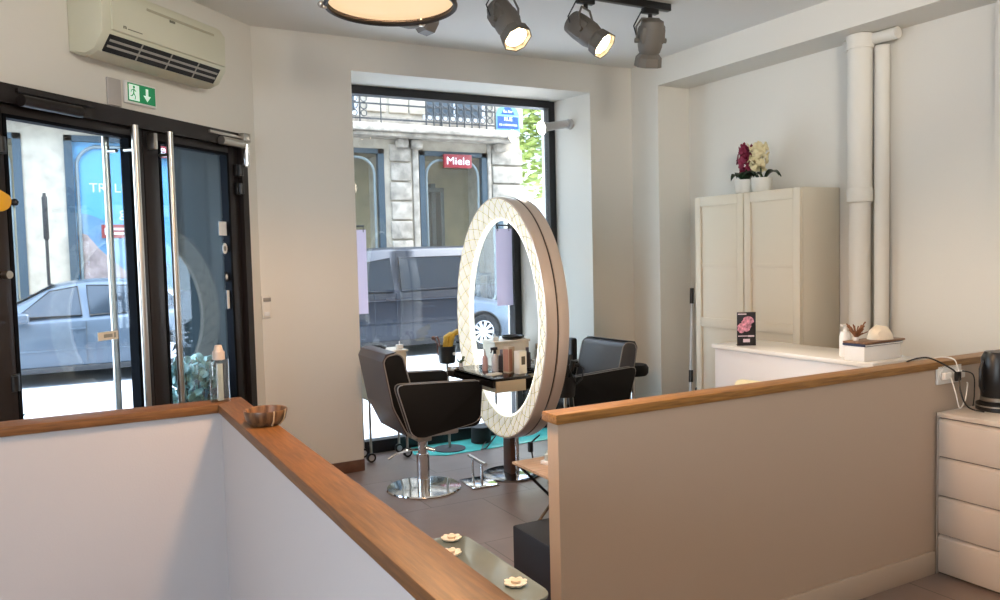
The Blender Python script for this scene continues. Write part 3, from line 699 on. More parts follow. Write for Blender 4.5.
# ------------------------------------------------------------ reception desk
t = thing('reception_desk', 'white reception desk with raised ledge behind the right half wall', 'desk', (3.48, 3.05, 0))
b = B(); b.box(0, .03, -.49, .60, 0, .975, .002); b.build('front_panel', mat('desk white', 'd8d2ce', .35), t)
b = B(); b.box(-.015, .36, -.50, .615, .975, 1.0, .003); b.build('ledge', mat('desk white gloss', 'e4dfd8', .2), t)
b = B(); b.box(.03, .7, -.60, -.56, 0, .74, .002); b.box(.03, .7, .56, .60, 0, .74, .002); b.box(.03, .75, -.62, .615, .74, .765, .003); b.build('worktop', MATS['desk white'], t)
t = thing('display_card', 'dark upright promotional card with a pink portrait standing on the desk ledge', 'display card', (3.56, 3.47, 1.0), R(-32))
b = B(); b.box(-.055, .055, -.002, .002, 0, .2, .0005); b.build('card', mat('card black', '16131c', .35), t)
b = B(); b.box(-.05, .05, .002, .05, 0, .004); b.build('foot', BLACK, t)
b = B()
for cx, cz, rx, rz, n_ in ((.0, .128, .028, .045, 20), (-.03, .105, .024, .03, 16), (.012, .15, .03, .025, 16)):
    b.prism([(cx+rx*math.cos(2*PI*i/n_)*(1+.15*math.sin(i*3)), cz+rz*math.sin(2*PI*i/n_)) for i in range(n_)], -.0035+cx*.01, -.002, 'XZ')
b.build('portrait', mat('pink print', 'c98aa0', .5, noise=.6, nscale=60), t)
b = B(); b.box(-.05, .03, -.003, -.002, .055, .06); b.box(.01, .045, -.003, -.002, .052, .062); b.box(-.02, .02, -.003, -.002, .02, .04); b.box(-.05, .0, -.003, -.002, .185, .192); b.build('print', mat('pale print', 'd8c8d4', .5), t)
BX = (3.60, 2.665, 1.0)
t = thing('storage_box', 'white box on the desk ledge carrying trays', 'box', BX)
b = B(); b.box(-.125, .16, -.06, .06, 0, .075, .004); b.build('body', WHITE, t)
t = thing('navy_folder', 'navy folder lying on the white box', 'folder', (BX[0], BX[1], 1.0755))
b = B(); b.box(-.13, .17, -.065, .065, 0, .012, .003); b.build('cover', mat('navy card', '222b4a', .5), t)
b = B(); b.box(-.125, .165, -.0665, -.06, .003, .009); b.build('pages', WHITE, t)
b = B(); b.box(-.135, .19, -.068, .068, 0, .010, .003)
tag(b.build('wooden_tray', wood('tray wood', '6b4a32', '8f6a48', .4), loc=(BX[0]+.005, BX[1], 1.088), rz=R(3)), 'thin brown wooden board on top of the navy folder', 'tray')
b = B(); rnd = random.Random(5); rings = []
for i in range(9):
    th = PI*i/8; rr = math.sin(th)
    rings.append([(.075*math.cos(th)*-1, (.05*rr*math.cos(a*PI/8))*(1+.25*rnd.random()), max(0, .055*rr*math.sin(a*PI/8)*(1+.4*rnd.random()))) for a in range(16)])
b.loft(rings)
tag(b.build('crumpled_cloth', mat('cream cloth', 'e6d9c4', .9, bump=.4, nscale=25), loc=(BX[0]+.075, BX[1], 1.0985), angle=25), 'crumpled cream cloth on the wooden board', 'cloth')
t = thing('soap_dispenser', 'white pump soap dispenser left of the white box', 'dispenser', (3.58, 2.80, 1.0))
b = B(); b.lathe([(.025, 0), (.028, .005), (.028, .11), (.02, .13), (.01, .135), (.01, .15)], n=20); b.build('body', WHITE, t)
b = B(); b.cyl((0, 0, .15), (0, 0, .165), .008); b.box(-.03, .012, -.008, .008, .162, .172, .003); b.build('pump', WHITE, t)
t = thing('dried_plant', 'small reddish dried plant in a white pot on the wooden board', 'plant', (BX[0]-.085, BX[1]+.02, 1.0985))
b = B(); b.lathe([(.012, 0), (.016, .018), (.012, .018)], n=14); b.build('pot', WHITE, t)
b = B(); rnd = random.Random(3)
for k in range(34):
    a = rnd.random()*2*PI; l = .02+.035*rnd.random(); e = rnd.uniform(.3, 1.4)
    b.tube([(0, 0, .015), (l*.5*math.cos(a), l*.5*math.sin(a), .02+l*e*.6), (l*math.cos(a), l*math.sin(a), .025+l*e)], .0035, n=4)
b.build('sprigs', mat('dried red brown', '8a5a3a', .8, noise=.4), t)
t = thing('cream_chair', 'cream chair whose backrest just shows above the right half wall', 'chair', (3.02, 2.86, 0), R(-75))
b = B(); b.prism(rrect(-.13, .13, .55, .915, .03), -.015, .015, 'XZ', r=.006); b.build('backrest', mat('pale yellow plastic', 'e6dcae', .4), t)
b = B(); b.prism(rrect(-.16, .16, 0.02, .30, .04), .43, .46, r=.006); b.build('seat', MATS['pale yellow plastic'], t)
for sx in (-1, 1):
    b = B(); b.cyl((sx*.1, .0, 0), (sx*.1, .0, .9), .011); b.build('leg', CHROME, t)
    b = B(); b.cyl((sx*.12, .27, 0), (sx*.12, .27, .43), .011); b.build('leg', CHROME, t)

# ------------------------------------------------------------ chest of drawers
DRW = mat('white drawer front', 'd9cfc4', .45)
t = thing('chest_of_drawers', 'white chest with four flat drawers against the right half wall', 'chest', (3.61, 1.9, 0))
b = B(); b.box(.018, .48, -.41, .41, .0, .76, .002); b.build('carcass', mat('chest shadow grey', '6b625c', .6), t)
b = B(); b.box(-.004, .49, -.413, .413, .76, .782, .002); b.build('top', DRW, t)
b = B(); b.box(.0, .48, .4105, .4135, 0, .76); b.box(.0, .48, -.4135, -.4105, 0, .76); b.build('side_panel', DRW, t)
for k in range(4):
    z0 = .012+k*.187
    b = B(); b.box(-.0, .018, -.408, .405, z0, z0+.165, .002); b.prism([(0.0, z0+.165), (.018, z0+.165), (.018, z0+.180), (.012, z0+.178)], -.408, .405, 'XZ'); b.build('drawer', DRW, t)
t = thing('coffee_machine', 'black coffee machine standing on the white chest at the right edge', 'coffee machine', (3.875, 2.185, .782))
b = B(); b.lathe([(.085, 0), (.09, .005), (.09, .035), (.07, .045)], n=28); b.build('base', BLACK, t)
b = B(); b.lathe([(.070, .045), (.073, .048), (.073, .062), (.070, .065)], n=28, caps=False); b.lathe([(.086, .02), (.092, .021), (.092, .027), (.086, .028)], n=28, caps=False); b.build('ring', STEEL, t)
b = B(); b.lathe([(.066, .06), (.07, .07), (.07, .25), (.055, .28), (0, .285)], n=28); b.build('body', BLACK, t)
b = B(); b.tube([(-.06, .03, .24), (-.085, .03, .20), (-.085, .03, .12), (-.065, .03, .09)], .009); b.build('handle', BLACK, t)
# power strip and cords
t = thing('wall_socket', 'double white wall socket with plugs on the right half wall', 'socket', (3.70, 2.324, .955))
b = B(); b.box(-.09, .10, -.012, 0, -.045, .045, .004); b.build('plate', WHITE, t)
for x in (-.045, .055):
    b = B(); b.cyl((x, -.012, 0), (x, -.02, 0), .03, n=24); b.box(x-.03, x+.03, -.04, -.02, -.02, .015, .006); b.build('plug', WHITE, t)
b = B(); b.box(-.01, .03, -.055, -.041, -.03, .015, .005); b.build('black_plug', BLACK, t)
def cord(label, pts, m, r=.004):
    # smooth the polyline
    P = [Vector(p) for p in pts]; out = []
    for i in range(len(P)-1):
        a, bq, c, d = P[max(i-1, 0)], P[i], P[i+1], P[min(i+2, len(P)-1)]
        for k in range(6):
            u = k/6; out.append(.5*((2*bq)+(c-a)*u+(2*a-5*bq+4*c-d)*u*u+(3*bq-a-3*c+d)*u**3))
    out.append(P[-1])
    b = B(); b.tube(out, r, n=6); return tag(b.build('power_cord', m), label, 'cord', 'cords at the wall socket')
cord('black cord running over the coping to the wall socket', [(3.55, 2.44, 1.0), (3.50, 2.38, 1.03), (3.55, 2.32, 1.045), (3.66, 2.28, .99), (3.70, 2.27, .955)], BLACK)
cord('black cord sagging from the socket to the coffee machine', [(3.71, 2.27, .95), (3.69, 2.25, .88), (3.70, 2.22, .81), (3.745, 2.17, .79)], BLACK)
cord('black cord arching from the right plug to the machine', [(3.75, 2.28, .97), (3.79, 2.25, .95), (3.80, 2.25, .86), (3.79, 2.25, .80)], BLACK, .003)
cord('white cord looping below the wall socket', [(3.66, 2.28, .95), (3.67, 2.26, .87), (3.70, 2.26, .80), (3.75, 2.265, .83), (3.77, 2.265, .90), (3.74, 2.25, .92)], WHITE, .003)
cord('white cord dropping over the coping beside the socket', [(3.74, 2.44, 1.0), (3.72, 2.38, 1.028), (3.73, 2.31, 1.025), (3.735, 2.29, .98), (3.74, 2.28, .96)], WHITE, .003)
# light brown panel at the foot of the picture, shoe tip by chest
# ------------------------------------------------------------ window poster and yellow tag
b = B(); b.box(1.975, 2.135, 6.120, 6.122, 1.13, 1.80)
PAP = mat('lilac paper', 'e2daea', .7); PAP.node_tree.nodes['Principled BSDF'].inputs['Transmission Weight'].default_value = 0
_nt = PAP.node_tree; _tr = _nt.nodes.new('ShaderNodeBsdfTranslucent'); _tr.inputs[0].default_value = (.74, .70, .78, 1); _mx = _nt.nodes.new('ShaderNodeMixShader'); _mx.inputs[0].default_value = .6
_nt.links.new(_nt.nodes['Principled BSDF'].outputs[0], _mx.inputs[1]); _nt.links.new(_tr.outputs[0], _mx.inputs[2]); _nt.links.new(_mx.outputs[0], _nt.nodes['Material Output'].inputs[0])
t = tag(b.build('paper_notice', PAP), 'pale lilac paper sheet hung in the window beside the pier', 'paper')
b = B(); b.cyl((2.0, 6.119, 1.83), (2.12, 6.119, 1.83), .006); b.box(2.0, 2.006, 6.118, 6.12, 1.78, 1.83); b.box(2.11, 2.116, 6.118, 6.12, 1.78, 1.83); b.build('hanger', BLACK, t)
t = thing('yellow_tag', 'yellow tag with black knob on the left door frame', 'tag', dwp(1.975, .05, 1.87), DRZ); t.scale = (.8, .8, .8)
b = B(); b.prism(rpoly([(-.03, .03), (.07, .08), (.09, .0), (.04, -.06), (-.02, -.03)], .02), -.012, .012, 'XZ', r=.004); b.build('tag_plate', mat('yellow plastic', 'd0a020', .4), t)
b = B(); b.ball((-.055, 0, .0), .022); b.cyl((-.055, -.035, .0), (-.055, 0, 0), .01); b.build('knob', BLACK, t)
b = B(); b.cyl((0, -.036, -.26), (0, -.0, -.26), .018, n=20)
tag(b.build('door_lock', STEEL, loc=dwp(1.975, .049, 1.80), rz=DRZ), 'round steel lock cylinder on the left door frame', 'lock')

# ------------------------------------------------------------ plants by the doors (outside)
def euc(label, s, y, w, h, z0, n, seed):
    t = thing('potted_shrub', label, 'plant', dwp(s, y, -.14), DRZ, 'shrubs outside the doors')
    b = B(); b.lathe([(0, 0), (.10, 0), (.15, .35), (.135, .35), (.12, .3), (0, .3)], n=24, caps=False); b.build('pot', mat('dark pot', '33363a', .6), t)
    rnd = random.Random(seed); b = B(); st_ = B()
    for k in range(n):
        a = rnd.random()*2*PI; rr = w*math.sqrt(rnd.random()); z = z0+h*rnd.random()
        c0 = Vector((rr*math.cos(a), rr*.7*math.sin(a), z))
        if k % 12 == 0: st_.tube([(0, 0, .3), tuple(c0*.6+Vector((0, 0, .1))), tuple(c0)], .004, n=5)
        b.M = Matrix.Translation(c0) @ Matrix.Rotation(rnd.random()*2*PI, 4, 'Z') @ Matrix.Rotation(rnd.uniform(.4, 1.6), 4, 'X')
        q = rnd.uniform(.018, .034)
        b.loft([[(q*math.cos(i*PI/4)*f, q*math.sin(i*PI/4)*f, zz) for i in range(8)] for f, zz in ((1, 0), (.6, -.004), (.1, -.006))], caps=False)
    b.build('foliage', mat('eucalyptus leaf', '7fa3a0', .45, noise=.35, nscale=9), t)
    st_.build('stem', mat('twig', '4a4438', .7), t)
euc('blue-green eucalyptus shrub outside the right door leaf', .40, -.30, .22, .46, .62, 420, 4)
euc('blue-green shrub at the left edge outside the doors', 1.62, -.50, .11, .25, .78, 60, 9)

# ------------------------------------------------------------ street
SZt = -.16
b = B(); b.box(-40, 60, 8.9, 14.7, SZt-.2, SZt); st(b.build('floor_street', mat('asphalt', 'b0b5bb', .8, noise=.12, nscale=3)))
b = B(); b.prism([(-40, -8), (-3.5, -8), (-3.5, 1.6), dwp(6.1, -.1)[:2], dwp(.3, -.1)[:2], (1.3, 6.2), (60, 6.2), (60, 8.9), (-40, 8.9)], SZt-.2, SZt+.08); st(b.build('floor_pavement', mat('pale paving', 'c6cacf', .8, noise=.08, nscale=2)))
b = B(); b.box(-40, 60, 14.7, 17, SZt-.2, SZt+.1); st(b.build('floor_far_pavement', mat('far paving', 'bdb9b2', .8, noise=.1, nscale=2)))
# upper storeys of our own building
b = B(); b.prism([(1.21, 6.35), (5, 6.35), (5, -2.8), (-3.5, -2.8), dwp(6.4, -.5)[:2]], ZC+.2, 9); b.box(4.98, 20, 6.2, 6.35, -.1, 9); st(b.build('wall_upper_storeys', mat('own facade', '807a70', .8)))

FY = 16.0
STONE = mat('old limestone', '918a80', .9, noise=.42, nscale=5, bump=.8)
STONE2 = mat('smooth stone', 'a39a8b', .85, noise=.2, nscale=4, bump=.3)
TEAL = mat('teal shopfront paint', '253a47', .45)
bl = thing('stone_building', 'old stone corner building across the street with shopfronts and balcony', 'building', (0, FY, 0))
b = B()
ops = [(-3.4, -.52), (.12, 2.35), (3.2, 6.02), (6.82, 8.46)]
xs = [-9] + [v for o_ in ops for v in o_] + [9.33]
for i in range(0, len(xs), 2): b.box(xs[i], xs[i+1], 0, 1, SZt, 3.84)
for o_ in ops: b.box(o_[0], o_[1], 0, 1, SZt, .18)
b.box(-9, 9.33, 0, 1, 3.84, 4.2)
b.build('ground_floor_wall', STONE2, bl, smooth=False)
b = B()
# rusticated blocks on the piers near the corner
for x0, x1 in ((6.16, 6.62), (8.60, 9.36)):
    z = -.1; k = 0
    while z < 3.9:
        b.box(x0-.02*(k % 2), x1+.0, -.07, .02, z, min(z+.38, 3.95), .03); z += .41; k += 1
b.box(6.66, 6.80, -.05, .02, 0, 4.1, .02); b.box(8.47, 8.56, -.05, .02, 0, 4.1, .02)
# carved brackets under the ledge
for x in (6.4, 6.72, 8.75): b.box(x-.13, x+.13, -.22, 0, 3.86, 4.05, .05)
b.build('rusticated_blocks', STONE, bl, angle=30)
b = B(); b.box(-9, 8.95, -.45, .1, 4.05, 4.13, .02); b.box(-9, 9.0, -.55, .1, 4.13, 4.29, .03); b.box(-9, 9.3, -.08, .1, 4.25, 4.5)
b.build('ledge', STONE, bl)
b = B(); b.box(-9, 9.33, .02, 1, 4.2, 10.5)
for x0, x1 in ((4.7, 5.55), (6.75, 8.55)): pass
for x in (5.7, 6.2, 6.66): b.box(x-.03, x+.4, -.02, .05, 4.6, 5.3, .02)
for x in (8.62, 9.05): b.box(x, x+.36, -.05, .05, 4.5, 10, .02)
b.build('upper_wall', STONE2, bl, smooth=False)
for x0, x1 in ((4.55, 5.5), (6.95, 8.45)):
    b = B(); b.box(x0, x1, -.01, .06, 4.45, 7.2); f = b.build('french_window', mat('window frame grey', 'b8bcc2', .5), bl)
    b = B(); n_ = 2
    for k in range(n_):
        w = (x1-x0-.1)/n_; b.box(x0+.05+k*w+.03, x0+.05+(k+1)*w-.03, -.02, .0, 4.6, 7.1)
    b.build('pane', mat('dark window glass', '3d4a55', .1, spec=1), f)
def railing(x0, x1):
    b = B(); y = -.48
    b.box(x0, x1, y-.015, y+.015, 4.98, 5.02); b.box(x0, x1, y-.015, y+.015, 4.66, 4.69); b.box(x0, x1, y-.012, y+.012, 4.36, 4.39)
    n_ = int((x1-x0)/1.0)
    for k in range(n_+1):
        x = x0+(x1-x0)*k/n_; b.cyl((x, y, 4.29), (x, y, 5.0), .014, n=6)
    b.build('balcony_railing', mat('wrought iron', '262a2e', .5), bl)
def ornate(x0, x1):
    b = B(); y = -.50; n_ = int((x1-x0)/.17)
    for k in range(n_):
        xc = x0+(k+.5)*(x1-x0)/n_
        for zc, r in ((4.90, .06), (4.77, .07), (4.62, .07), (4.47, .06)):
            b.tube([(xc+r*math.cos(a*PI/6), y, zc+r*math.sin(a*PI/6)) for a in range(12)], .011, n=5, closed=True)
        b.cyl((xc-.085, y, 4.29), (xc-.085, y, 5.0), .016, n=6)
    b.build('balcony_scrollwork', MATS['wrought iron'], bl)
railing(4.5, 8.45); ornate(4.55, 5.55); ornate(6.8, 8.4)
# shop windows
INT = mat('shop interior', '8c7c5c', .8, noise=.2, nscale=2); INTD = mat('shop cabinet', '1c2729', .5)
for i, (x0, x1) in enumerate(ops):
    b = B(); fwid = .13
    b.box(x0, x0+fwid, -.03, .1, .18, 3.84); b.box(x1-fwid, x1, -.03, .1, .18, 3.84); b.box(x0, x1, -.03, .1, 3.74, 3.84); b.box(x0, x1, -.03, .1, .18, .5)
    w = b.build('shop_window', TEAL, bl)
    # inner rounded hoop
    b = B(); rr = rrect(x0+fwid+.06, x1-fwid-.06, .4, 3.66, .35, 8); b.tube([(u, .06, v) for u, v in rr], .03, n=8, closed=True); b.build('hoop', mat('pale hoop', '808c92', .4), w)
    b = B(); b.box(x0+fwid, x1-fwid, .03, .04, .5, 3.74); b.build('pane', GLASS, w)
    if i != 1:
        b = B(); b.box(x0, x1, .95, 1.0, .1, 3.9); b.box(x0, x1, .1, 1, .1, .2); b.box(x0, x1, .1, 1., 3.75, 3.8); b.build('shop_interior', INT, w)
        b = B()
        b.box(x0+.36, x0+.42, .5, .9, .2, 3.1); b.box(x0+.72, x0+.8, .5, .9, .2, 3.1); b.box(x0+.36, x0+.8, .5, .9, 3.0, 3.1); b.box(x0+.16, x0+.9, .3, .45, 1.1, 1.16); b.box(x0+.16, x0+.2, .3, .45, .2, 1.1); b.box(x0+.5, x0+.56, .3, .45, .2, 1.1); b.box(x0+.86, x0+.9, .3, .45, .2, 1.1); b.box(x1-1.1, x1-1.0, .6, .9, .2, 3.2)
        b.build('shop_fitting', INTD, w)
        b = B(); b.box(x0+.46, x0+.68, .85, .94, 1.3, 2.9); b.build('shop_screen', mat('bright screen', 'dfe8e4', .4, emit=.5, ecol='dfe8e4'), w)
# mountain poster in the second window
x0, x1 = .27, 2.2
b = B(); b.box(.13, 2.34, .1, .12, .15, 3.84)
ps = b.build('poster', mat('sky blue print', '5fa8e0', .5), bl)
b = B(); b.prism([(x0, .6), (x0, 2.15), (.42, 2.1), (.6, 1.85), (.85, 1.6), (1.15, 1.3), (1.6, 1.0), (2.2, .75), (2.2, .5), (x0, .5)], .094, .099, 'XZ'); b.build('mountain_print', mat('rock print', 'b79d9c', .7, noise=.35, nscale=6), ps)
b = B(); b.prism([(x0, 2.5), (.5, 2.45), (1.0, 2.2), (1.4, 1.9), (1.8, 1.5), (2.2, 1.3), (2.2, .6), (x0, .6)], .0992, .0998, 'XZ'); b.build('far_ridge_print', mat('blue ridge print', '6f96bd', .7, noise=.2, nscale=3), ps)
PW = mat('print white', 'eef2f6', .5)
text('print', 'TRI LE', .23, PW, ps, (.80, .09, 2.93), depth=.003)
text('print', 'ge', .26, PW, ps, (1.07, .09, 2.50), depth=.003)
b = B(); b.box(.65, 1.25, .07, .085, 2.04, 2.28); sg = b.build('red_label', mat('sign red', 'a01c28', .4), ps)
b = B(); b.box(.85, 1.2, .065, .07, 2.18, 2.22); b.box(.85, 1.15, .065, .07, 2.10, 2.14); b.box(.70, .78, .065, .07, 2.10, 2.22); b.build('print', PW, sg)
RED = mat('sign red bright', '7e0d1c', .4)
for cx, z in ((7.70, 3.63), (1.67, 3.63)):
    b = B(); b.box(cx-.335, cx+.335, -.12, -.04, z-.145, z+.145, .01); sgn = b.build('shop_sign', RED, bl)
    text('lettering', 'Miele', .23, PW, sgn, (cx, -.123, z-.005), bold=.0, sx=1.15)
# street name plate
t = thing('street_plate', 'blue enamel street name plate on the corner of the stone building', 'street sign', (8.98, FY-.09, 4.60))
LB = mat('pale enamel border', '5f95a8', .4); BLU = mat('blue enamel', '1c4590', .35)
b = B(); b.box(-.30, .30, -.02, 0, -.26, .10, .004); b.prism([(-.30+.0, .10), (.30, .10), (.24, .24), (.12, .31), (-.12, .31), (-.24, .24)], -.02, 0, 'XZ'); b.build('plate', LB, t)
b = B(); b.box(-.27, .27, -.026, -.02, -.20, .07); b.prism([(-.17, .12), (.17, .12), (.13, .20), (.08, .27), (-.08, .27), (-.13, .20)], -.026, -.02, 'XZ'); b.build('field', BLU, t)
text('lettering', '8e Arr', .09, PW, t, (0, -.03, .18)); text('lettering', 'RUE', .12, PW, t, (0, -.03, .01)); text('lettering', "DE L'ABREUVOIR", .062, PW, t, (0, -.03, -.12))
# pale building further along and trees
b = B(); b.box(14, 40, 26, 34, -.3, 12)
bb = tag(b.build('pale_building', mat('far facade', 'd8d6d2', .9)), 'pale building far down the side street behind the tree', 'building')
b = B()
for i in range(8):
    for j in range(3): b.box(15+i*3, 16.2+i*3, 25.95, 26.02, 1.4+j*3.6, 3.4+j*3.6)
b.build('window', mat('far glass', '8f9aa2', .3), bb)
def tree(label, x, y, z0, h, w, n, seed):
    t = thing('street_tree', label, 'tree', (x, y, SZt), 0, 'street trees')
    b = B(); b.tube([(0, 0, 0), (.05, 0, z0*.5), (0, .05, z0), (.1, 0, z0+h*.5)], .12, n=10); b.build('trunk', mat('bark', '5b4d40', .9, noise=.3), t)
    rnd = random.Random(seed); b = B()
    for k in range(n):
        a = rnd.random()*2*PI; u = rnd.random(); ph = math.acos(2*rnd.random()-1); rr = u**.5
        c0 = Vector((w*rr*math.sin(ph)*math.cos(a), w*rr*math.sin(ph)*math.sin(a), z0+h/2+h/2*rr*math.cos(ph)))
        b.M = Matrix.Translation(c0) @ Matrix.Rotation(rnd.random()*6.3, 4, 'Z') @ Matrix.Rotation(rnd.uniform(-1, 1), 4, 'X'); q = rnd.uniform(.08, .17)
        b.quad([(-q, 0, 0), (0, -q*.6, 0.02), (q, 0, 0), (0, q*.6, .02)])
    b.build('foliage', mat('bright foliage', '9fae5c', .6, noise=.5, nscale=1.5), t)
tree('bright green street tree right of the corner building', 12.0, 18.5, 3.0, 4.6, 1.9, 4200, 3)
# traffic light
t = thing('traffic_light', 'black traffic light at the right edge of the window', 'traffic light', (9.55, 14.9, SZt))
b = B(); b.cyl((0, 0, 0), (0, 0, 2.9), .05); b.build('pole', mat('signal pole', '4a4e52', .5), t)
b = B(); b.box(-.12, .12, -.1, .1, 2.1, 2.9, .03); b.box(-.22, -.1, -.08, .05, 2.5, 2.6, .01); b.build('signal_head', BLACKM, t)
b = B()
for z in (2.25, 2.5, 2.75): b.cyl((0, -.13, z), (0, -.1, z), .07, n=14)
b.build('lens', mat('signal lens', '5a2020', .3), t)
b = B(); b.cyl((0, 0, 0), (0, 0, 2.9), .025, n=12); b.box(-.04, .04, -.04, .04, 2.15, 2.85, .02)
tag(b.build('street_post', BLACKM, loc=(-.20, 14.9, SZt)), 'slim black street post seen through the left door leaf', 'post')

# ------------------------------------------------------------ cars
def wheel(t, x, y, r, sgn):
    b = B(); b.M = Matrix.Translation((x, y, r)) @ Matrix.Rotation(PI/2*sgn, 4, 'X')
    b.lathe([(r*.66, -.11), (r*.95, -.11), (r, -.08), (r, .08), (r*.95, .105), (r*.68, .11), (r*.66, .05)], n=36, caps=False); w = b.build('wheel', mat('tyre', '17181a', .8), t)
    b = B(); b.M = Matrix.Translation((x, y, r)) @ Matrix.Rotation(PI/2*sgn, 4, 'X')
    b.lathe([(r*.60, .03), (r*.68, .09), (r*.66, .105), (r*.62, .10), (r*.58, .03)], n=36, caps=False)
    for k in range(10):
        a = 2*PI*k/10; c, s_ = math.cos(a), math.sin(a); w1_, w2_ = .018, .03
        b.loft([[(rr*c-ww*s_, rr*s_+ww*c, zz) for ww, zz in ((-w_, .08), (w_, .08), (w_, .05), (-w_, .05))] for rr, w_ in ((.04, w1_), (r*.64, w2_))])
    b.lathe([(.0, .09), (.055, .088), (.06, .05)], n=16, caps=False)
    b.build('rim', mat('alloy', 'd0d2d6', .25, metal=.8), w)
    b = B(); b.M = Matrix.Translation((x, y, r)) @ Matrix.Rotation(PI/2*sgn, 4, 'X'); b.lathe([(0, .02), (r*.64, .02)], n=24, caps=False); b.build('brake_disc', mat('brake dark', '26282b', .6), w)
def car(name, label, cat, loc, rz, body_m, st_, sec_w, wheels, wr, win, extra, low):
    """st_: list of (x, z_bottom, z_belt, z_top, half_width, top_half_width)"""
    t = thing(name, label, cat, loc, rz)
    b = B(); rings = []; fine = []
    for i in range(len(st_)-1):
        A, D = st_[i], st_[i+1]; P, Q = st_[max(i-1, 0)], st_[min(i+2, len(st_)-1)]
        for k in range(5):
            u = k/5; v = [.5*((2*a)+(c-p)*u+(2*p-5*a+4*c-q)*u*u+(3*a-p-3*c+q)*u**3) for p, a, c, q in zip(P, A, D, Q)]
            v[0] = A[0]+(D[0]-A[0])*u; fine.append(v)
    fine.append(st_[-1])
    for (x, zb, zm, zt, hw, tw) in fine:
        half = [(hw*.93, zb), (hw, zb+.10), (hw*1.005, (zb+zm)/2), (hw*.985, zm-.02), (hw*.965, zm), (tw+(hw*.96-tw)*.0, zt-.06 if zt-zm > .12 else zm+(zt-zm)*.7), (tw*.9, zt-.01 if zt-zm > .12 else zt), (tw*.45, zt+.012)]
        ring = [(x, -y, z) for y, z in half] + [(x, y, z) for y, z in reversed(half)]
        rings.append(ring)
    b.loft(rings); bd = b.build('body', body_m, t, angle=50)
    for wx in wheels:
        for sg in (-1, 1):
            # wheel arch: dark ring slightly proud of the body
            b = B(); hw = sec_w
            pts = [(wx+(wr+.05)*math.cos(a*PI/12), sg*(hw+.004), wr+(wr+.05)*math.sin(a*PI/12)) for a in range(-1, 14)]
            b.tube(pts, .022, n=6)
            b.prism([(wx+(wr+.04)*math.cos(a*PI/12), wr+(wr+.04)*math.sin(a*PI/12)) for a in range(-2, 15)], sg*(hw-.18), sg*(hw+.003), 'XZ')
            b.build('wheel_arch', mat('arch black', '0e0f11', .8), t)
            wheel(t, wx, sg*(sec_w-.07), wr, 1 if sg < 0 else -1)
    DG = mat('car glass', '1c2630', .08, spec=.6)
    for poly in win:
        for sg in (-1, 1):
            b = B()
            ys = [sg*low(z) for x, z in poly]
            b.bm.faces.new([b._v((x, y+sg*.022, z)) for (x, z), y in zip(poly, ys)])
            q = b.bm.faces[:] ; 
            b.build('side_window', DG, t, smooth=False)
            b = B(); b.tube([(x, y+sg*.022, z) for (x, z), y in zip(poly, ys)], .012, n=5, closed=True); b.build('window_trim', mat('trim black', '15171a', .4) if 'van' not in name else body_m, t)
    extra(t)
    return t
# silver hatchback: front to the left (-x)
SIL = mat('silver car paint', '46525f', .3, metal=.3, coat=.4)
def top_w(hw, tw, zm, zt): return lambda z: hw+(tw-hw)*min(1, max(0, (z-zm)/(zt-zm)))
cst = [(-2.2, .35, .60, .62, .55, .45), (-2.1, .25, .68, .74, .72, .62), (-1.8, .2, .78, .86, .84, .74), (-1.3, .2, .86, .96, .89, .76), (-.95, .2, .90, 1.02, .90, .76), (-.45, .2, .92, 1.26, .90, .66), (-.1, .2, .93, 1.44, .90, .60), (.4, .2, .94, 1.50, .90, .60), (.9, .2, .96, 1.48, .90, .59), (1.4, .2, .98, 1.38, .89, .57), (1.8, .25, .99, 1.2, .86, .56), (2.05, .35, .96, 1.02, .80, .6), (2.15, .4, .8, .84, .72, .6)]
def cextra(t):
    b = B()
    for x in (.26, 1.12): b.box(x, x+.008, -.912, -.90, .32, .92)
    b.box(-.78, -.772, -.912, -.9, .35, .9)
    b.build('door_seam', mat('seam dark', '3a3e44', .6), t)
    for x in (.06, .95):
        b = B(); b.box(x, x+.2, -.935, -.91, .80, .83, .008); b.build('door_handle', SIL, t)
    b = B(); b.box(-.95, 1.9, -.915, -.88, .2, .28, .01); b.build('sill', mat('sill black', '202226', .6), t)
    b = B(); b.box(-.9, 1.1, -.92, -.9, .50, .53, .006); b.build('side_moulding', SIL, t)
    b = B(); b.box(-.62, -.44, -1.08, -.90, .93, 1.07, .04, 3); b.build('wing_mirror', SIL, t)
    b = B(); b.prism([(-.95, 1.04), (-.50, 1.26), (-.14, 1.46), (-.10, 1.45)], -.56, .56, 'XZ'); b.build('windscreen', mat('car glass', '222c36', .08, spec=1.0), t)
    b = B(); b.box(-2.16, -1.95, -.8, -.5, .62, .74, .03); b.box(-2.16, -1.95, .5, .8, .62, .74, .03); b.build('headlamp', mat('lamp clear', 'd8dde2', .1), t)
    b = B(); b.box(1.95, 2.10, -.83, -.6, .78, .94, .03); b.box(1.95, 2.1, .6, .83, .78, .94, .03); b.build('tail_lamp', mat('lamp red', '8a1a1a', .2), t)
car('silver_car', 'silver hatchback parked across the street, seen through the door glass', 'car', (.0, 13.95, SZt), 0, SIL, cst, .90, (-1.3, 1.36), .32,
    [[(-.62, 1.0), (-.18, 1.36), (.18, 1.42), (.22, 1.0)], [(.32, 1.0), (.30, 1.43), (.9, 1.41), (1.05, 1.02)], [(1.15, 1.04), (1.05, 1.38), (1.35, 1.32), (1.6, 1.1)]], cextra, top_w(.875, .62, .92, 1.46))
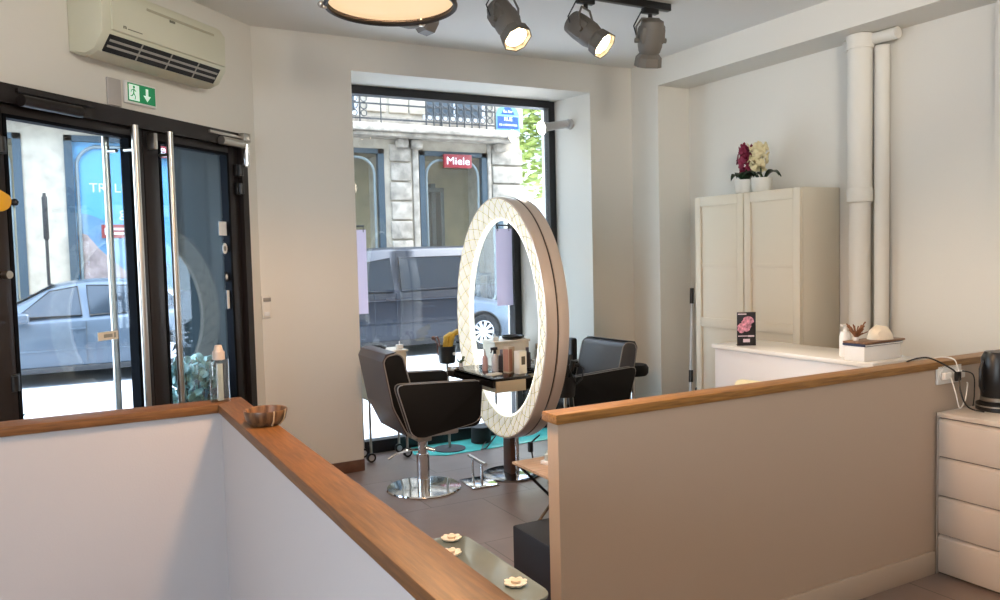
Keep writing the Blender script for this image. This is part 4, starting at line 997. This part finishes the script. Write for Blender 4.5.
# grey van: front to the left
VAN = mat('slate blue van paint', '18212e', .35, metal=.3, coat=.3)
vst = [(-2.35, .4, .75, .8, .6, .5), (-2.25, .3, .85, .95, .8, .7), (-2.0, .25, .98, 1.06, .9, .78), (-1.6, .22, 1.05, 1.18, .95, .80), (-1.2, .2, 1.10, 1.55, .96, .74), (-.85, .2, 1.12, 1.80, .96, .78), (-.3, .2, 1.14, 1.885, .96, .82), (.6, .2, 1.15, 1.90, .96, .82), (1.8, .2, 1.16, 1.90, .96, .82), (2.4, .25, 1.16, 1.86, .94, .80), (2.52, .35, 1.1, 1.5, .9, .78)]
def vextra(t):
    b = B()
    for x in (-.42, -.02): b.box(x, x+.008, -.972, -.958, .35, 1.12)
    b.box(-.95, -.94, -.972, -.958, .4, 1.1)
    b.box(-.9, 2.3, -.975, -.95, .98, .995)
    b.build('door_seam', mat('van seam', '2b333e', .6), t)
    b = B(); b.box(-.8, 2.35, -.985, -.95, .55, .60, .01); b.build('side_moulding', VAN, t)
    b = B(); b.box(-.24, -.06, -1.0, -.965, 1.0, 1.04, .01); b.build('door_handle', VAN, t)
    b = B(); b.box(.06, .26, -1.0, -.965, 1.0, 1.04, .01); b.build('door_handle', VAN, t)
    b = B(); b.box(-1.0, 2.4, -.975, -.9, .2, .30, .01); b.build('sill', mat('van sill', '1a1c20', .6), t)
    b = B(); b.box(-1.06, -.86, -1.16, -.96, 1.10, 1.30, .05, 3); b.build('wing_mirror', VAN, t)
    b = B(); b.prism([(-1.6, 1.2), (-1.2, 1.57), (-.87, 1.80), (-.83, 1.79)], -.70, .70, 'XZ'); b.build('windscreen', MATS['car glass'], t)
    b = B(); b.box(-2.3, -2.0, -.86, -.6, .78, .95, .03); b.box(-2.3, -2.0, .6, .86, .78, .95, .03); b.build('headlamp', MATS['lamp clear'], t)
car('grey_van', 'slate grey van parked across the street outside the window', 'van', (5.03, 13.85, SZt), 0, VAN, vst, .965, (-1.45, 1.5), .34,
    [[(-1.02, 1.16), (-.72, 1.62), (-.1, 1.72), (-.06, 1.14)], [(.08, 1.15), (.06, 1.72), (1.55, 1.73), (1.6, 1.18)], [(1.7, 1.18), (1.65, 1.73), (2.15, 1.73), (2.2, 1.19)]], vextra, top_w(.94, .84, 1.12, 1.85))

# ------------------------------------------------------------ light
w = bpy.data.worlds.new('sky'); bpy.context.scene.world = w; w.use_nodes = True
nt = w.node_tree; bg = nt.nodes['Background']
sky = nt.nodes.new('ShaderNodeTexSky'); sky.sky_type = 'NISHITA'; sky.sun_disc = False; sky.sun_elevation = R(48); sky.sun_rotation = R(100); sky.air_density = 1.3; sky.dust_density = 3
mxr = nt.nodes.new('ShaderNodeMixRGB'); mxr.inputs['Fac'].default_value = .6; mxr.inputs[2].default_value = (2.8, 3.3, 4.1, 1)
nt.links.new(sky.outputs[0], mxr.inputs[1]); nt.links.new(mxr.outputs[0], bg.inputs[0]); bg.inputs[1].default_value = 2.0
def light(kind, name, loc, energy, col, size=1, size_y=None, rot=(0, 0, 0), **k):
    l = bpy.data.lights.new(name, kind); l.energy = energy; l.color = col
    if kind == 'AREA':
        l.size = size
        if size_y: l.shape = 'RECTANGLE'; l.size_y = size_y
    elif kind == 'SUN': l.angle = R(2)
    else: l.shadow_soft_size = size
    o = bpy.data.objects.new(name, l); C.objects.link(o); o.location = loc; o.rotation_euler = rot
    return o
s = light('SUN', 'sun', (0, 0, 20), 5.5, (1, .97, .94))
s.rotation_euler = Vector((-math.cos(R(50))*math.sin(R(97)), -math.cos(R(50))*math.cos(R(97)), -math.sin(R(50)))).to_track_quat('-Z', 'Y').to_euler()
WARM = (1, .58, .30)
pb = light('SPOT', 'pendant_bulb', (PEND[0], PEND[1], PEND[2]-.035), 135, WARM, .12); pb.data.spot_size = R(172); pb.data.spot_blend = .25
light('POINT', 'fill_behind_camera', (1.9, -.5, 2.5), 28, (1, .84, .66), .2)  # unseen fill light added to brighten the room from behind the camera
light('POINT', 'fill_above_stairwell', (.35, 1.9, 2.7), 9, (1, .90, .76), .15)  # added fill without a fixture; brightens the air conditioner wall and ceiling
light('POINT', 'fill_right_side', (3.7, .9, 2.6), 7, (1, .84, .68), .15)  # made-up weak fill on the right side, no pendant hangs here
light('AREA', 'fill_assumed_window', (-3.25, -.65, 1.6), 52, (.97, .98, 1), 2.4, 1.9, (0, R(-90), 0))  # added area fill inside the assumed opening, stands in for daylight from the left
for nm, p, q, e, sz in (('fill_spot_cabinet', (.9, -.9, 2.95), (4.45, 4.0, 3.1), 480, 30), ('fill_spot_doors', (1.9, .6, 2.95), (.2, 4.9, 2.75), 170, 60)):  # added fill spots, no fixtures: one lifts beam and cabinet, one the door wall
    l = bpy.data.lights.new(nm, 'SPOT'); l.energy = e; l.color = (1, .95, .86); l.spot_size = R(sz); l.spot_blend = 1; l.shadow_soft_size = .35
    o = bpy.data.objects.new(nm, l); C.objects.link(o); o.location = p
    o.rotation_euler = (Vector(q)-Vector(p)).to_track_quat('-Z', 'Y').to_euler()
sc = bpy.context.scene
sc.view_settings.view_transform = 'Standard'; sc.view_settings.look = 'None'; sc.view_settings.gamma = 1; sc.view_settings.use_curve_mapping = False
sc.view_settings.exposure = 0.3
sc.cycles.use_denoising = True; sc.cycles.max_bounces = 8; sc.cycles.transparent_max_bounces = 16; sc.cycles.sample_clamp_indirect = 6
sc.cycles.caustics_reflective = False; sc.cycles.caustics_refractive = False
